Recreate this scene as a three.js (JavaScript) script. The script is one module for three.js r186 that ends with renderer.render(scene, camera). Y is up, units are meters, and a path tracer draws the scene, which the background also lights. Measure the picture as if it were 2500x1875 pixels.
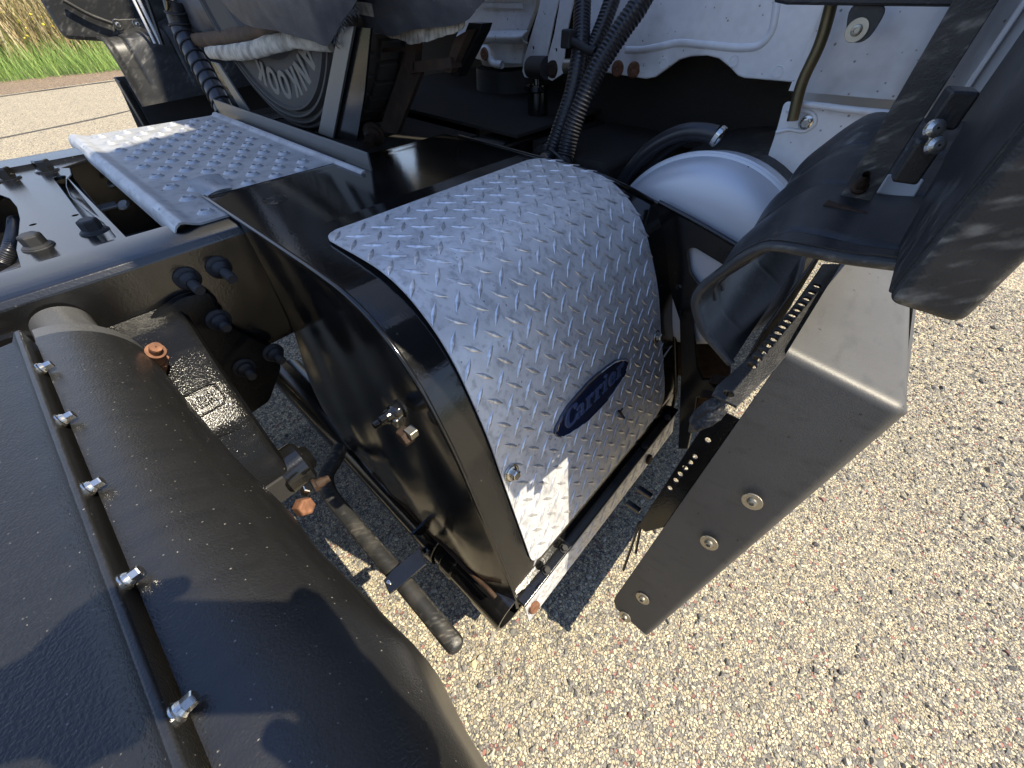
import * as THREE from 'three';
import { mergeGeometries, mergeVertices, toCreasedNormals } from 'three/addons/utils/BufferGeometryUtils.js';
import { RoundedBoxGeometry } from 'three/addons/geometries/RoundedBoxGeometry.js';
import { MarchingCubes } from 'three/addons/objects/MarchingCubes.js';
import { FontLoader } from 'three/addons/loaders/FontLoader.js';
import { TextGeometry } from 'three/addons/geometries/TextGeometry.js';

// ---------------------------------------------------------------- camera, sky, sun, exposure
// world: x = truck forward, y = up, z = the truck's right hand side; metres
const scene = new THREE.Scene();
const V = (x, y, z) => new THREE.Vector3(x, y, z);
const FOC = 950, PITCH = 45.8 * Math.PI / 180, YAW = 41.8 * Math.PI / 180, EYE = V(0, 1.31, 0);
const hor = V(Math.cos(YAW), 0, -Math.sin(YAW));
const camR = hor.clone().cross(V(0, 1, 0)).normalize();
const camD = hor.clone().multiplyScalar(Math.cos(PITCH)).add(V(0, -Math.sin(PITCH), 0));
const camU = camR.clone().cross(camD);
const camera = new THREE.PerspectiveCamera(2 * Math.atan(937.5 / FOC) * 180 / Math.PI, 4 / 3, 0.02, 600);
camera.position.copy(EYE); camera.lookAt(EYE.clone().add(camD)); camera.updateMatrixWorld();

const renderer = new THREE.WebGLRenderer({ antialias: true });
renderer.setSize(1024, 768);
renderer.toneMapping = THREE.LinearToneMapping;
renderer.toneMappingExposure = 1.95;
renderer.shadowMap.enabled = true;
renderer.outputColorSpace = THREE.SRGBColorSpace;

let seed = 7;
const rnd = () => { seed = (seed * 1664525 + 1013904223) >>> 0; return seed / 4294967296; };
const rr = (a, b) => a + (b - a) * rnd();
const hash = (x, y, s = 0) => { let n = (x * 374761393 + y * 668265263 + s * 974634777) | 0; n = Math.imul(n ^ (n >>> 13), 1274126177); return ((n ^ (n >>> 16)) >>> 0) / 4294967296; };
const vnoise = (x, y, s = 0, per = 0) => {
  const xi = Math.floor(x), yi = Math.floor(y), fx = x - xi, fy = y - yi, u = fx * fx * (3 - 2 * fx), w = fy * fy * (3 - 2 * fy);
  const m = (a) => per ? ((a % per) + per) % per : a;
  const a = hash(m(xi), m(yi), s), b = hash(m(xi + 1), m(yi), s), c = hash(m(xi), m(yi + 1), s), d = hash(m(xi + 1), m(yi + 1), s);
  return a + (b - a) * u + (c - a) * w + (a - b - c + d) * u * w;
};
const fbm = (x, y, o = 4, s = 0, per = 0) => { let a = 0, g = .5, t = 0; for (let i = 0; i < o; i++) { a += g * vnoise(x, y, s + i * 17, per); t += g; g *= .5; x *= 2; y *= 2; if (per) per *= 2; } return a / t; };

{ // clear summer sky with a few soft clouds
  const W = 512, Hh = 256, data = new Float32Array(W * Hh * 4);
  for (let j = 0; j < Hh; j++) for (let i = 0; i < W; i++) {
    const el = (j + .5) / Hh * 180 - 90, e = Math.max(0, el) / 90, k = Math.pow(1 - e, 3);
    let r = .125 + .30 * k, g = .225 + .33 * k, b = .50 + .24 * k;
    if (el > 0) {
      const cl = Math.max(0, fbm(i / 40, el / 9, 5, 3, 0) - .56) * 3.2 * Math.min(1, el / 12);
      const seamless = Math.min(1, Math.min(i, W - 1 - i) / 40);
      r += (.85 - r) * cl * seamless; g += (.88 - g) * cl * seamless; b += (.95 - b) * cl * seamless;
    } else { r = .3; g = .29; b = .24; }
    const o = (j * W + i) * 4; data[o] = r; data[o + 1] = g; data[o + 2] = b; data[o + 3] = 1;
  }
  const t = new THREE.DataTexture(data, W, Hh, THREE.RGBAFormat, THREE.FloatType);
  t.mapping = THREE.EquirectangularReflectionMapping; t.magFilter = t.minFilter = THREE.LinearFilter; t.needsUpdate = true;
  scene.background = t; scene.environment = t;
}
const SUN = V(.221, .817, .533).normalize();
const sun = new THREE.DirectionalLight(new THREE.Color().setRGB(1, .9, .72), 5.0);
sun.position.copy(SUN.clone().multiplyScalar(30)); sun.target.position.set(0, 0, 0);
sun.castShadow = true; sun.shadow.mapSize.set(4096, 4096); sun.shadow.radius = 1;
Object.assign(sun.shadow.camera, { left: -9, right: 9, top: 9, bottom: -9, near: 1, far: 70 });
scene.add(sun, sun.target);

// ---------------------------------------------------------------- pixel helpers: a photo pixel gives a direction, a known plane the distance
const ray = (px, py) => camD.clone().addScaledVector(camR, (px - 1250) / FOC).addScaledVector(camU, -(py - 937.5) / FOC);
const onX = (px, py, x) => { const v = ray(px, py); return EYE.clone().addScaledVector(v, x / v.x); };
const onY = (px, py, y) => { const v = ray(px, py); return EYE.clone().addScaledVector(v, (y - EYE.y) / v.y); };
const onZ = (px, py, z) => { const v = ray(px, py); return EYE.clone().addScaledVector(v, z / v.z); };
const tile = (x0, y0, k) => (x, y) => [x0 + x * k, y0 + y * k];
const Ta = tile(0, 0, .31646), Tb = tile(600, 0, .31646), Tc = tile(1200, 0, .31646), Td = tile(1800, 0, .31646), Te = tile(0, 450, .31646),
  Tg = tile(1200, 450, .31646), R2 = tile(1650, 250, .42204), R3 = tile(1450, 500, .33149), R4 = tile(600, 900, .42194), Rb = tile(400, 0, .37975), Rc = tile(1150, 0, .36166), Rd = tile(2050, 0, .27125), R5 = tile(0, 350, .22604);

// ---------------------------------------------------------------- textures
const tex8 = (n, f, srgb) => {
  const d = new Uint8Array(n * n * 4);
  for (let j = 0; j < n; j++) for (let i = 0; i < n; i++) { const c = f(i / n, j / n, i, j), o = (j * n + i) * 4; for (let k = 0; k < 3; k++) d[o + k] = Math.max(0, Math.min(255, (c.length ? c[k] : c) * 255)); d[o + 3] = 255; }
  const t = new THREE.DataTexture(d, n, n); t.wrapS = t.wrapT = THREE.RepeatWrapping; t.magFilter = THREE.LinearFilter; t.minFilter = THREE.LinearMipmapLinearFilter; t.generateMipmaps = true; t.anisotropy = 8;
  if (srgb) t.colorSpace = THREE.SRGBColorSpace; t.needsUpdate = true; return t;
};
const rep = (t, r) => { const c = t.clone(); c.repeat.set(r, r); c.needsUpdate = true; return c; };
const peel = tex8(512, (u, v) => fbm(u * 64, v * 64, 3, 5, 64));                      // paint skin and cast grain
const grit = tex8(512, (u, v) => .5 * fbm(u * 128, v * 128, 2, 9, 128) + .5 * fbm(u * 16, v * 16, 3, 2, 16));
const mix = (a, b, t) => a + (b - a) * t, sat = (x) => Math.max(0, Math.min(1, x));
const speck = (u, v, n, s, thr, size) => { // small round specks, 1 inside
  let m = 0; const x = u * n, y = v * n, xi = Math.floor(x), yi = Math.floor(y);
  for (let a = -1; a <= 1; a++) for (let b = -1; b <= 1; b++) {
    const cx = ((xi + a) % n + n) % n, cy = ((yi + b) % n + n) % n; if (hash(cx, cy, s) > thr) continue;
    const dx = xi + a + hash(cx, cy, s + 1) - x, dy = yi + b + hash(cx, cy, s + 2) - y, r = size * (.4 + .6 * hash(cx, cy, s + 3));
    m = Math.max(m, sat((r - Math.hypot(dx, dy * (0.7 + .6 * hash(cx, cy, s + 4)))) / r * 2));
  } return m;
};
const alloyMap = tex8(512, (u, v) => { const g = .87 + .10 * (fbm(u * 24, v * 24, 4, 31, 24) - .5) - .2 * sat(fbm(u * 60, v * 60, 3, 12, 60) * 2 - 1.05) - .10 * sat(fbm(u * 7, v * 11, 4, 15, 7) * 3 - 1.8) - .4 * speck(u, v, 40, 77, .06, .16); return [g, g * 1.0, g * 1.005]; }, true);
const alloyRough = tex8(512, (u, v) => .36 + .26 * fbm(u * 20, v * 20, 4, 55, 20));
const deckMap = tex8(512, (u, v) => { const g = .70 + .16 * (fbm(u * 12, v * 12, 5, 8, 12) - .5) - .38 * speck(u, v, 36, 17, .1, .17) - .12 * sat(fbm(u * 40, v * 40, 3, 62, 40) * 2.2 - 1.15); return [g * .99, g, g * 1.01]; }, true);
const whiteMap = tex8(512, (u, v) => { const d = .55 * speck(u, v, 30, 5, .12, .17) + .2 * sat(fbm(u * 6, v * 6, 5, 44, 6) * 2.6 - 1.3), g = .90 - .05 * fbm(u * 40, v * 40, 2, 3, 40); return [mix(g, .2, d), mix(g, .17, d), mix(g, .13, d)]; }, true);
const dustyMap = tex8(512, (u, v) => { const d = sat(fbm(u * 5, v * 20, 5, 29, 5) * 2.3 - 1.1), s = speck(u, v, 34, 9, .06, .2); const g = .15, w = sat(fbm(u * 26 + v * 30, v * 110 - u * 80, 4, 88, 0) * 3.2 - 1.7) * sat(fbm(u * 4, v * 4, 3, 90, 4) * 3 - 1.1); return [g + .16 * d + .1 * s + .3 * w, g + .145 * d + .09 * s + .29 * w, g + .12 * d + .07 * s + .26 * w]; }, true);
const polyMap = tex8(512, (u, v) => { const f = speck(u, v, 60, 19, .08, .14), g = .128 + .035 * (fbm(u * 9, v * 40, 3, 21, 9) - .5); return [g + .5 * f, g * .99 + .48 * f, g * .97 + .44 * f]; }, true);
const glossMap = tex8(512, (u, v) => { const d = .8 * speck(u, v, 38, 71, .05, .12) + .25 * sat(fbm(u * 7, v * 18, 5, 36, 7) * 2.6 - 1.55); return [.075 + .3 * d, .075 + .28 * d, .078 + .24 * d]; }, true);
const skirtMap = tex8(512, (u, v) => { const n = fbm(u * 5, v * 5, 5, 71, 5), p = speck(u, v, 26, 41, .07, .12), g = .295 + .06 * (n - .5) - .14 * p - .05 * sat(fbm(u * 14, v * 34, 4, 73, 14) * 2.4 - 1.45); return [g * 1.02, g, g * .96]; }, true);
const rustMap = tex8(256, (u, v) => { const n = fbm(u * 20, v * 20, 4, 4, 20); return [.30 + .28 * n, .185 + .22 * n, .12 + .17 * n]; }, true);
const mudMap = tex8(256, (u, v) => { const n = fbm(u * 14, v * 14, 5, 14, 14); return [.18 + .22 * n, .12 + .16 * n, .07 + .1 * n]; }, true);
const liningMap = tex8(512, (u, v) => { const n = fbm(u * 8, v * 8, 5, 81, 8), st = sat(fbm(u * 30, v * 6, 4, 83, 6) * 2.6 - 1.45); const g = .72 - .25 * sat(n * 2.2 - .9) - .25 * st; return [g, g * .96, g * .88]; }, true);
const cloth = tex8(512, (u, v) => { const n = fbm(u * 10, v * 26, 5, 61, 10), s = speck(u, v, 30, 3, .06, .2); return [.21 + .10 * n + .12 * s, .215 + .10 * n + .12 * s, .235 + .09 * n + .11 * s]; }, true);
const chips = (n, cells, lo) => tex8(n, (u, v) => {    // pressed stone chips too small to tell apart one by one
  let d1 = 9, d2 = 9, id = 0; const x = u * cells, y = v * cells, xi = Math.floor(x), yi = Math.floor(y);
  for (let a = -1; a <= 1; a++) for (let b = -1; b <= 1; b++) {
    const cx = (xi + a + cells) % cells, cy = (yi + b + cells) % cells, dx = xi + a + hash(cx, cy, 1) - x, dy = yi + b + hash(cx, cy, 2) - y, d = dx * dx + dy * dy;
    if (d < d1) { d2 = d1; d1 = d; id = hash(cx, cy, 8); } else if (d < d2) d2 = d;
  }
  const e = sat((Math.sqrt(d2) - Math.sqrt(d1)) * 5), t = id < .04 ? 2 : id < .25 ? 1 : 0, q = .8 + .4 * hash(Math.floor(id * 1e6), 3, 5);
  const c = t === 2 ? [.52, .36, .32] : t === 1 ? [.46, .44, .41] : [.70, .65, .54];
  return c.map((k) => mix(lo, k * q, e));
}, true);
const chipFar = chips(1024, 80, .2);

// ---------------------------------------------------------------- materials
const lin = (r, g = r, b = r) => new THREE.Color().setRGB(r, g, b);
const std = (o) => { const m = new THREE.MeshPhysicalMaterial(o); m.side = THREE.DoubleSide; return m; };
const M = {
  gloss: std({ map: rep(glossMap, 2.2), roughness: .12, bumpMap: rep(peel, 5), bumpScale: .00008, ior: 1.55 }),
  glossWorn: std({ map: rep(glossMap, 1.6), roughness: .17, bumpMap: rep(peel, 5), bumpScale: .00012, ior: 1.55 }),
  rail: std({ map: rep(glossMap, 1.7), roughness: .2, bumpMap: rep(peel, 6), bumpScale: .00012, ior: 1.7 }),
  cast: std({ map: rep(glossMap, 2), roughness: .16, bumpMap: rep(peel, 11), bumpScale: .0004, ior: 1.4, specularIntensity: .55 }),
  poly: std({ map: rep(polyMap, 3), roughness: .3, bumpMap: rep(peel, 12), bumpScale: .0003, ior: 1.55 }),
  polyRough: std({ map: rep(polyMap, 3), color: lin(.62), roughness: .4, bumpMap: rep(peel, 9), bumpScale: .0008, ior: 1.55 }),
  alloy: std({ map: rep(alloyMap, 2), roughnessMap: rep(alloyRough, 1.7), roughness: 1, metalness: .5, bumpMap: rep(grit, 3), bumpScale: .0002 }),
  alloyBar: std({ map: rep(alloyMap, 3), roughness: .32, metalness: .7 }),
  deck: std({ map: rep(deckMap, 1.6), roughness: .5, metalness: .45, bumpMap: rep(grit, 3), bumpScale: .0003 }),
  zinc: std({ color: lin(.62, .6, .55), roughness: .24, metalness: 1 }),
  zincDull: std({ color: lin(.42, .385, .31), roughness: .36, metalness: .9, bumpMap: rep(grit, 12), bumpScale: .0003 }),
  steelGrey: std({ color: lin(.16, .16, .155), roughness: .4, metalness: .5, bumpMap: rep(grit, 6), bumpScale: .0002 }),
  skirt: std({ map: rep(skirtMap, 2.2), roughness: .5, metalness: .25, bumpMap: rep(grit, 7), bumpScale: .00025 }),
  white: std({ map: rep(whiteMap, 2), roughness: .32, clearcoat: .4, clearcoatRoughness: .15 }),
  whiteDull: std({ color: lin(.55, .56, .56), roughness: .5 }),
  silver: std({ color: lin(.58, .60, .64), roughness: .42, metalness: .3, bumpMap: rep(peel, 5), bumpScale: .00006 }),
  dusty: std({ map: rep(dustyMap, 1.5), roughness: .5, bumpMap: rep(grit, 6), bumpScale: .0006, ior: 1.5 }),
  plastic: std({ map: rep(dustyMap, 1.1), color: lin(.72, .75, .82), roughness: .42, bumpMap: rep(grit, 7), bumpScale: .0004 }),
  rubber: std({ color: lin(.022, .022, .023), roughness: .62, bumpMap: rep(grit, 9), bumpScale: .0006 }),
  tyre: std({ color: lin(.062, .056, .048), roughness: .75, bumpMap: rep(grit, 9), bumpScale: .0005 }),
  tyreLetter: std({ color: lin(.17, .15, .12), roughness: .7 }),
  hose: std({ color: lin(.022, .022, .025), roughness: .32 }),
  dark: std({ color: lin(.024, .023, .022), roughness: .8 }),
  collar: std({ color: lin(.085, .085, .083), roughness: .4, metalness: .2, bumpMap: rep(peel, 9), bumpScale: .0005 }),
  cavityShade: std({ color: lin(.034, .031, .028), roughness: 1, specularIntensity: .15, bumpMap: rep(grit, 4), bumpScale: .003 }),  // near-black matte so the space under the cab reads as shade
  mud: std({ map: rep(mudMap, 3), roughness: .8, bumpMap: rep(grit, 5), bumpScale: .003 }),
  rust: std({ map: rep(rustMap, 6), roughness: .8, bumpMap: rep(grit, 14), bumpScale: .0008 }),
  rustDark: std({ map: rep(mudMap, 4), color: lin(.42, .4, .38), roughness: .75, bumpMap: rep(grit, 8), bumpScale: .0012 }),
  badge: std({ color: lin(.008, .015, .042), roughness: .16, clearcoat: 1, clearcoatRoughness: .05 }),
  badgeLetter: std({ color: lin(.055, .08, .16), roughness: .08, clearcoat: 1, clearcoatRoughness: .03 }),
  brass: std({ color: lin(.16, .13, .07), roughness: .4, metalness: .7 }),
  vinyl: std({ map: rep(cloth, 2.5), roughness: .55, bumpMap: rep(grit, 8), bumpScale: .0006 }),
  lining: std({ map: rep(liningMap, 5), roughness: .8, bumpMap: rep(grit, 8), bumpScale: .0012 }),
  liningDirty: std({ map: rep(mudMap, 2), color: lin(1.0, 1.15, 1.35), roughness: .8, bumpMap: rep(grit, 6), bumpScale: .0012 }),
  gunge: std({ map: rep(dustyMap, 3), color: lin(.55), roughness: .5, bumpMap: rep(grit, 6), bumpScale: .0012 }),
};

// ---------------------------------------------------------------- geometry helpers
function boxUV(g) { // texture coordinates in metres, one projection per triangle
  g = g.index ? g.toNonIndexed() : g; const p = g.attributes.position, n = p.count, uv = new Float32Array(n * 2);
  const a = V(), b = V(), c = V();
  for (let i = 0; i < n; i += 3) {
    a.fromBufferAttribute(p, i); b.fromBufferAttribute(p, i + 1); c.fromBufferAttribute(p, i + 2);
    const m = b.clone().sub(a).cross(c.clone().sub(a)), x = Math.abs(m.x), y = Math.abs(m.y), z = Math.abs(m.z);
    [a, b, c].forEach((q, k) => { const o = (i + k) * 2; if (x >= y && x >= z) { uv[o] = q.z; uv[o + 1] = q.y; } else if (y >= z) { uv[o] = q.x; uv[o + 1] = q.z; } else { uv[o] = q.x; uv[o + 1] = q.y; } });
  }
  g.setAttribute('uv', new THREE.BufferAttribute(uv, 2)); return g;
}
const clean = (g) => { g = g.index ? g.toNonIndexed() : g; for (const k of Object.keys(g.attributes)) if (!['position', 'normal', 'uv'].includes(k)) g.deleteAttribute(k); return g; };
const join = (gs) => { gs = (Array.isArray(gs) ? gs.flat(9) : [gs]).map(clean); return gs.length > 1 ? mergeGeometries(gs) : gs[0]; };
const crease = (g, deg = 32) => toCreasedNormals(g, deg * Math.PI / 180);
const used = {};
const numbered = (n) => { const k = used[n] = (used[n] ?? -1) + 1; return k ? n + '_' + String(k).padStart(3, '0') : n; };
function mesh(name, gs, m) { const o = new THREE.Mesh(boxUV(join(gs)), m); o.name = name; o.castShadow = o.receiveShadow = true; return o; }
function part(parent, name, gs, m, label) { const o = mesh(name, gs, m); if (label) o.userData.label = label; parent.add(o); return o; }
function thing(name, gs, m, label, category, extra = {}) { const o = gs ? mesh(numbered(name), gs, m) : new THREE.Group(); if (!gs) o.name = numbered(name); o.userData = { label, category, ...extra }; scene.add(o); return o; }
function structure(name, gs, m) { const o = mesh(numbered(name), gs, m); o.userData.kind = 'structure'; scene.add(o); return o; }

const rbox = (x0, x1, y0, y1, z0, z1, r = .002, seg = 2) => { const g = new RoundedBoxGeometry(x1 - x0, y1 - y0, z1 - z0, seg, Math.min(r, (x1 - x0) / 2.01, (y1 - y0) / 2.01, (z1 - z0) / 2.01)); g.translate((x0 + x1) / 2, (y0 + y1) / 2, (z0 + z1) / 2); return g; };
function orient(g, p, dir, up = V(0, 1, 0)) { // local z of g is laid along dir
  const z = dir.clone().normalize(); let x = up.clone().cross(z); if (x.lengthSq() < 1e-6) x = V(1, 0, 0).cross(z); x.normalize(); const y = z.clone().cross(x);
  g.applyMatrix4(new THREE.Matrix4().makeBasis(x, y, z).setPosition(p)); return g;
}
const cyl = (a, b, r0, r1 = r0, seg = 20, open = false) => { const d = b.clone().sub(a), g = new THREE.CylinderGeometry(r1, r0, d.length(), seg, 1, open); g.rotateX(Math.PI / 2); return orient(g, a.clone().add(b).multiplyScalar(.5), d); };
const lathe = (pts, a, dir, seg = 28) => { const g = new THREE.LatheGeometry(pts.map(([r, h]) => new THREE.Vector2(r, h)), seg); g.rotateX(Math.PI / 2); return orient(crease(g, 30), a, dir); };
const tube = (pts, r, n = 40, seg = 12, closed = false) => new THREE.TubeGeometry(new THREE.CatmullRomCurve3(pts, closed), n, r, seg, closed);
function ext(axis, pts, from, to, o = {}) { // plate: outline [x,y] for axis z, [z,y] for axis x, [x,z] for axis y, given a thickness and an edge radius
  const m = axis === 'z' ? ([a, b]) => [a, b] : axis === 'x' ? ([a, b]) => [-a, b] : ([a, b]) => [a, -b];
  const mk = (C, l) => { const s = new C(); const q = l.map(m); if (o.smooth && C === THREE.Shape) { s.moveTo(...q[0]); s.splineThru(q.slice(1).concat([q[0]]).map(([a, b]) => new THREE.Vector2(a, b))); } else s.setFromPoints(q.map(([a, b]) => new THREE.Vector2(a, b))); return s; };
  const s = mk(THREE.Shape, pts); (o.holes || []).forEach((h) => s.holes.push(mk(THREE.Path, h)));
  const b = o.bevel ?? 0, d = Math.abs(to - from), lo = Math.min(from, to);
  const g = new THREE.ExtrudeGeometry(s, { depth: Math.max(1e-4, d - 2 * b), bevelEnabled: b > 0, bevelThickness: b, bevelSize: b, bevelOffset: -b, bevelSegments: 2, curveSegments: o.curve ?? 16 });
  g.translate(0, 0, b);
  if (axis === 'x') g.rotateY(Math.PI / 2); if (axis === 'y') g.rotateX(-Math.PI / 2);
  g.translate(axis === 'x' ? lo : 0, axis === 'y' ? lo : 0, axis === 'z' ? lo : 0); return g;
}
const circlePts = (cx, cy, r, n = 16, ry = r) => Array.from({ length: n }, (_, i) => [cx + r * Math.cos(i / n * 6.28319), cy + ry * Math.sin(i / n * 6.28319)]);
const roundPoly = (pts, r, n = 5) => { const out = []; const L = pts.length; for (let i = 0; i < L; i++) { const p = pts[i], a = pts[(i + L - 1) % L], b = pts[(i + 1) % L]; const q = (t) => { const d = Math.hypot(t[0] - p[0], t[1] - p[1]), k = Math.min(r, d * .45) / d; return [p[0] + (t[0] - p[0]) * k, p[1] + (t[1] - p[1]) * k]; }; const s = q(a), e = q(b); for (let k = 0; k <= n; k++) { const t = k / n; out.push([(1 - t) ** 2 * s[0] + 2 * t * (1 - t) * p[0] + t * t * e[0], (1 - t) ** 2 * s[1] + 2 * t * (1 - t) * p[1] + t * t * e[1]]); } } return out; };
function grid(nu, nv, f, close = false) { // surface f(u,v) -> Vector3
  const p = [], idx = []; for (let j = 0; j <= nv; j++) for (let i = 0; i <= nu; i++) { const q = f(i / nu, j / nv); p.push(q.x, q.y, q.z); }
  for (let j = 0; j < nv; j++) for (let i = 0; i < nu; i++) { const a = j * (nu + 1) + i, b = a + 1, c = a + nu + 1, d = c + 1; idx.push(a, b, d, a, d, c); }
  const g = new THREE.BufferGeometry(); g.setAttribute('position', new THREE.Float32BufferAttribute(p, 3)); g.setIndex(idx); g.computeVertexNormals(); g.setAttribute('uv', new THREE.BufferAttribute(new Float32Array(p.length / 3 * 2), 2)); return g;
}
function shell(nu, nv, f, th) { // sheet with thickness th (vector function or constant direction) and closed rims
  const F = grid(nu, nv, f), P = F.attributes.position, N = F.attributes.normal, at = (i, j, s) => { const k = j * (nu + 1) + i; return V(P.getX(k) - N.getX(k) * s, P.getY(k) - N.getY(k) * s, P.getZ(k) - N.getZ(k) * s); };
  const back = grid(nu, nv, (u, v) => at(Math.round((1 - u) * nu), Math.round(v * nv), th));
  const rim = [[(t) => [Math.round(t * nu), 0], nu], [(t) => [Math.round(t * nu), nv], nu], [(t) => [0, Math.round(t * nv)], nv], [(t) => [nu, Math.round(t * nv)], nv]].map(([g, n]) => grid(n, 1, (t, s) => at(...g(t), s * th)));
  return [F, back, ...rim];
}
function loft(rings, cap = true) { // rings: arrays of Vector3 of equal length, joined into a closed skin
  const m = rings[0].length, n = rings.length - 1, g = grid(m, n, (u, v) => rings[Math.round(v * n)][Math.round(u * m) % m]), out = [g];
  if (cap) for (const r of [rings[0], rings[n]]) { const c = r.reduce((a, b) => a.add(b), V()).divideScalar(m); out.push(grid(m, 1, (u, v) => v ? c : r[Math.round(u * m) % m])); }
  return out;
}
const lerpTab = (tab, t) => { for (let i = 0; i < tab.length - 1; i++) if (t <= tab[i + 1][0]) { const k = (t - tab[i][0]) / (tab[i + 1][0] - tab[i][0]); return tab[i].slice(1).map((a, j) => a + (tab[i + 1][j + 1] - a) * Math.max(0, k)); } return tab[tab.length - 1].slice(1); };
function hexBolt(p, dir, r, h, o = {}) { // flange, six-sided head with a chamfer
  const a = p.clone(), d = dir.clone().normalize(), gs = [];
  if (o.washer) gs.push(lathe([[0.0001, 0], [o.washer, 0], [o.washer, .0016], [o.washer - .001, .0025], [.0001, .0025]], a, d, 24));
  const a2 = a.clone().addScaledVector(d, o.washer ? .0025 : 0);
  if (o.flange) gs.push(lathe([[.0001, 0], [o.flange, 0], [o.flange, .0012], [r * .98, .0035], [.0001, .0035]], a2, d, 24));
  const b = a2.clone().addScaledVector(d, o.flange ? .003 : 0);
  const g = new THREE.ExtrudeGeometry(new THREE.Shape(circlePts(0, 0, r, 6).map(([x, y]) => new THREE.Vector2(x, y))), { depth: h * .8, bevelEnabled: true, bevelThickness: h * .2, bevelSize: h * .18, bevelOffset: -h * .18, bevelSegments: 2 });
  g.rotateZ(o.turn ?? .3); gs.push(orient(g, b, d)); return gs;
}
function stud(p, dir, r, len, o = {}) { // washer, nut and a threaded end
  const d = dir.clone().normalize(), at = (t) => p.clone().addScaledVector(d, t), nut = o.nut ?? r * 1.5, pts = [];
  const gs = [lathe([[.0001, 0], [nut * 1.5, 0], [nut * 1.5, .004], [nut * 1.4, .005], [nut * 1.12, .007], [nut * 1.12, .016], [nut * .9, .02], [r * 1.15, .024], [r * 1.1, .03]], p, d, 24)];
  const n = Math.round((len - .028) / .0034); for (let i = 0; i < n; i++) { const t = .028 + i * .0034; pts.push([r, t], [r * .84, t + .0017]); } pts.push([r * .8, len], [.0001, len]);
  gs.push(lathe(pts, p, d, 18)); return gs;
}
const washerScrew = (p, dir, r) => [lathe([[r * .42, 0], [r, 0], [r, .0016], [r * .97, .0022], [r * .45, .0022]], p, dir, 32), lathe([[r * .5, .001], [r * .5, .003], [r * .44, .0062], [r * .3, .0078], [r * .24, .008], [r * .22, .0045], [.0001, .0045]], p, dir, 24)];

// ---------------------------------------------------------------- the setting
const asphaltMat = std({ map: rep(chipFar, 1.35), roughness: .9, bumpMap: rep(chipFar, 1.35), bumpScale: .003 });
const flat = (pts, y0, y1) => ext('y', pts, y0, y1);
structure('terrain', flat([[-300, 60], [300, 60], [300, -300], [-300, -300]], -.3, -.01), std({ color: lin(.07, .085, .03), roughness: 1 }));
structure('road', flat([[-60, 14], [90, 14], [90, -13.6], [-60, -13.6]], -.2, 0), asphaltMat);
structure('road_shoulder', flat([[-6, -13.58], [-6, -12.8], [0.26, -11.84], [2.14, -12.3], [4, -12.75], [8, -13.58]], 0, .006), std({ map: rep(chips(512, 60, .25), 1.1), color: lin(.62, .52, .46), roughness: 1 }));
const strip = (a, b, w, h) => { const d = b.clone().sub(a).normalize(), n = V(-d.z, 0, d.x).multiplyScalar(w); const N = 40; return grid(N, 1, (u, v) => a.clone().lerp(b, u).addScaledVector(n, (v - .5) * (1 + .6 * (vnoise(u * 30, 1) - .5)) + 1.4 * (vnoise(u * 12, 5) - .5)).setY(h)); };
structure('road_crack', strip(V(-5, 0, -6.27), V(9, 0, -11.9), .07, .003), std({ color: lin(.055, .05, .042), roughness: .9 }));
structure('road_joint', strip(V(-1.5, 0, -11.17), V(8, 0, -13.45), .08, .010), std({ color: lin(.10, .085, .07), roughness: .9 }));
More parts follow.
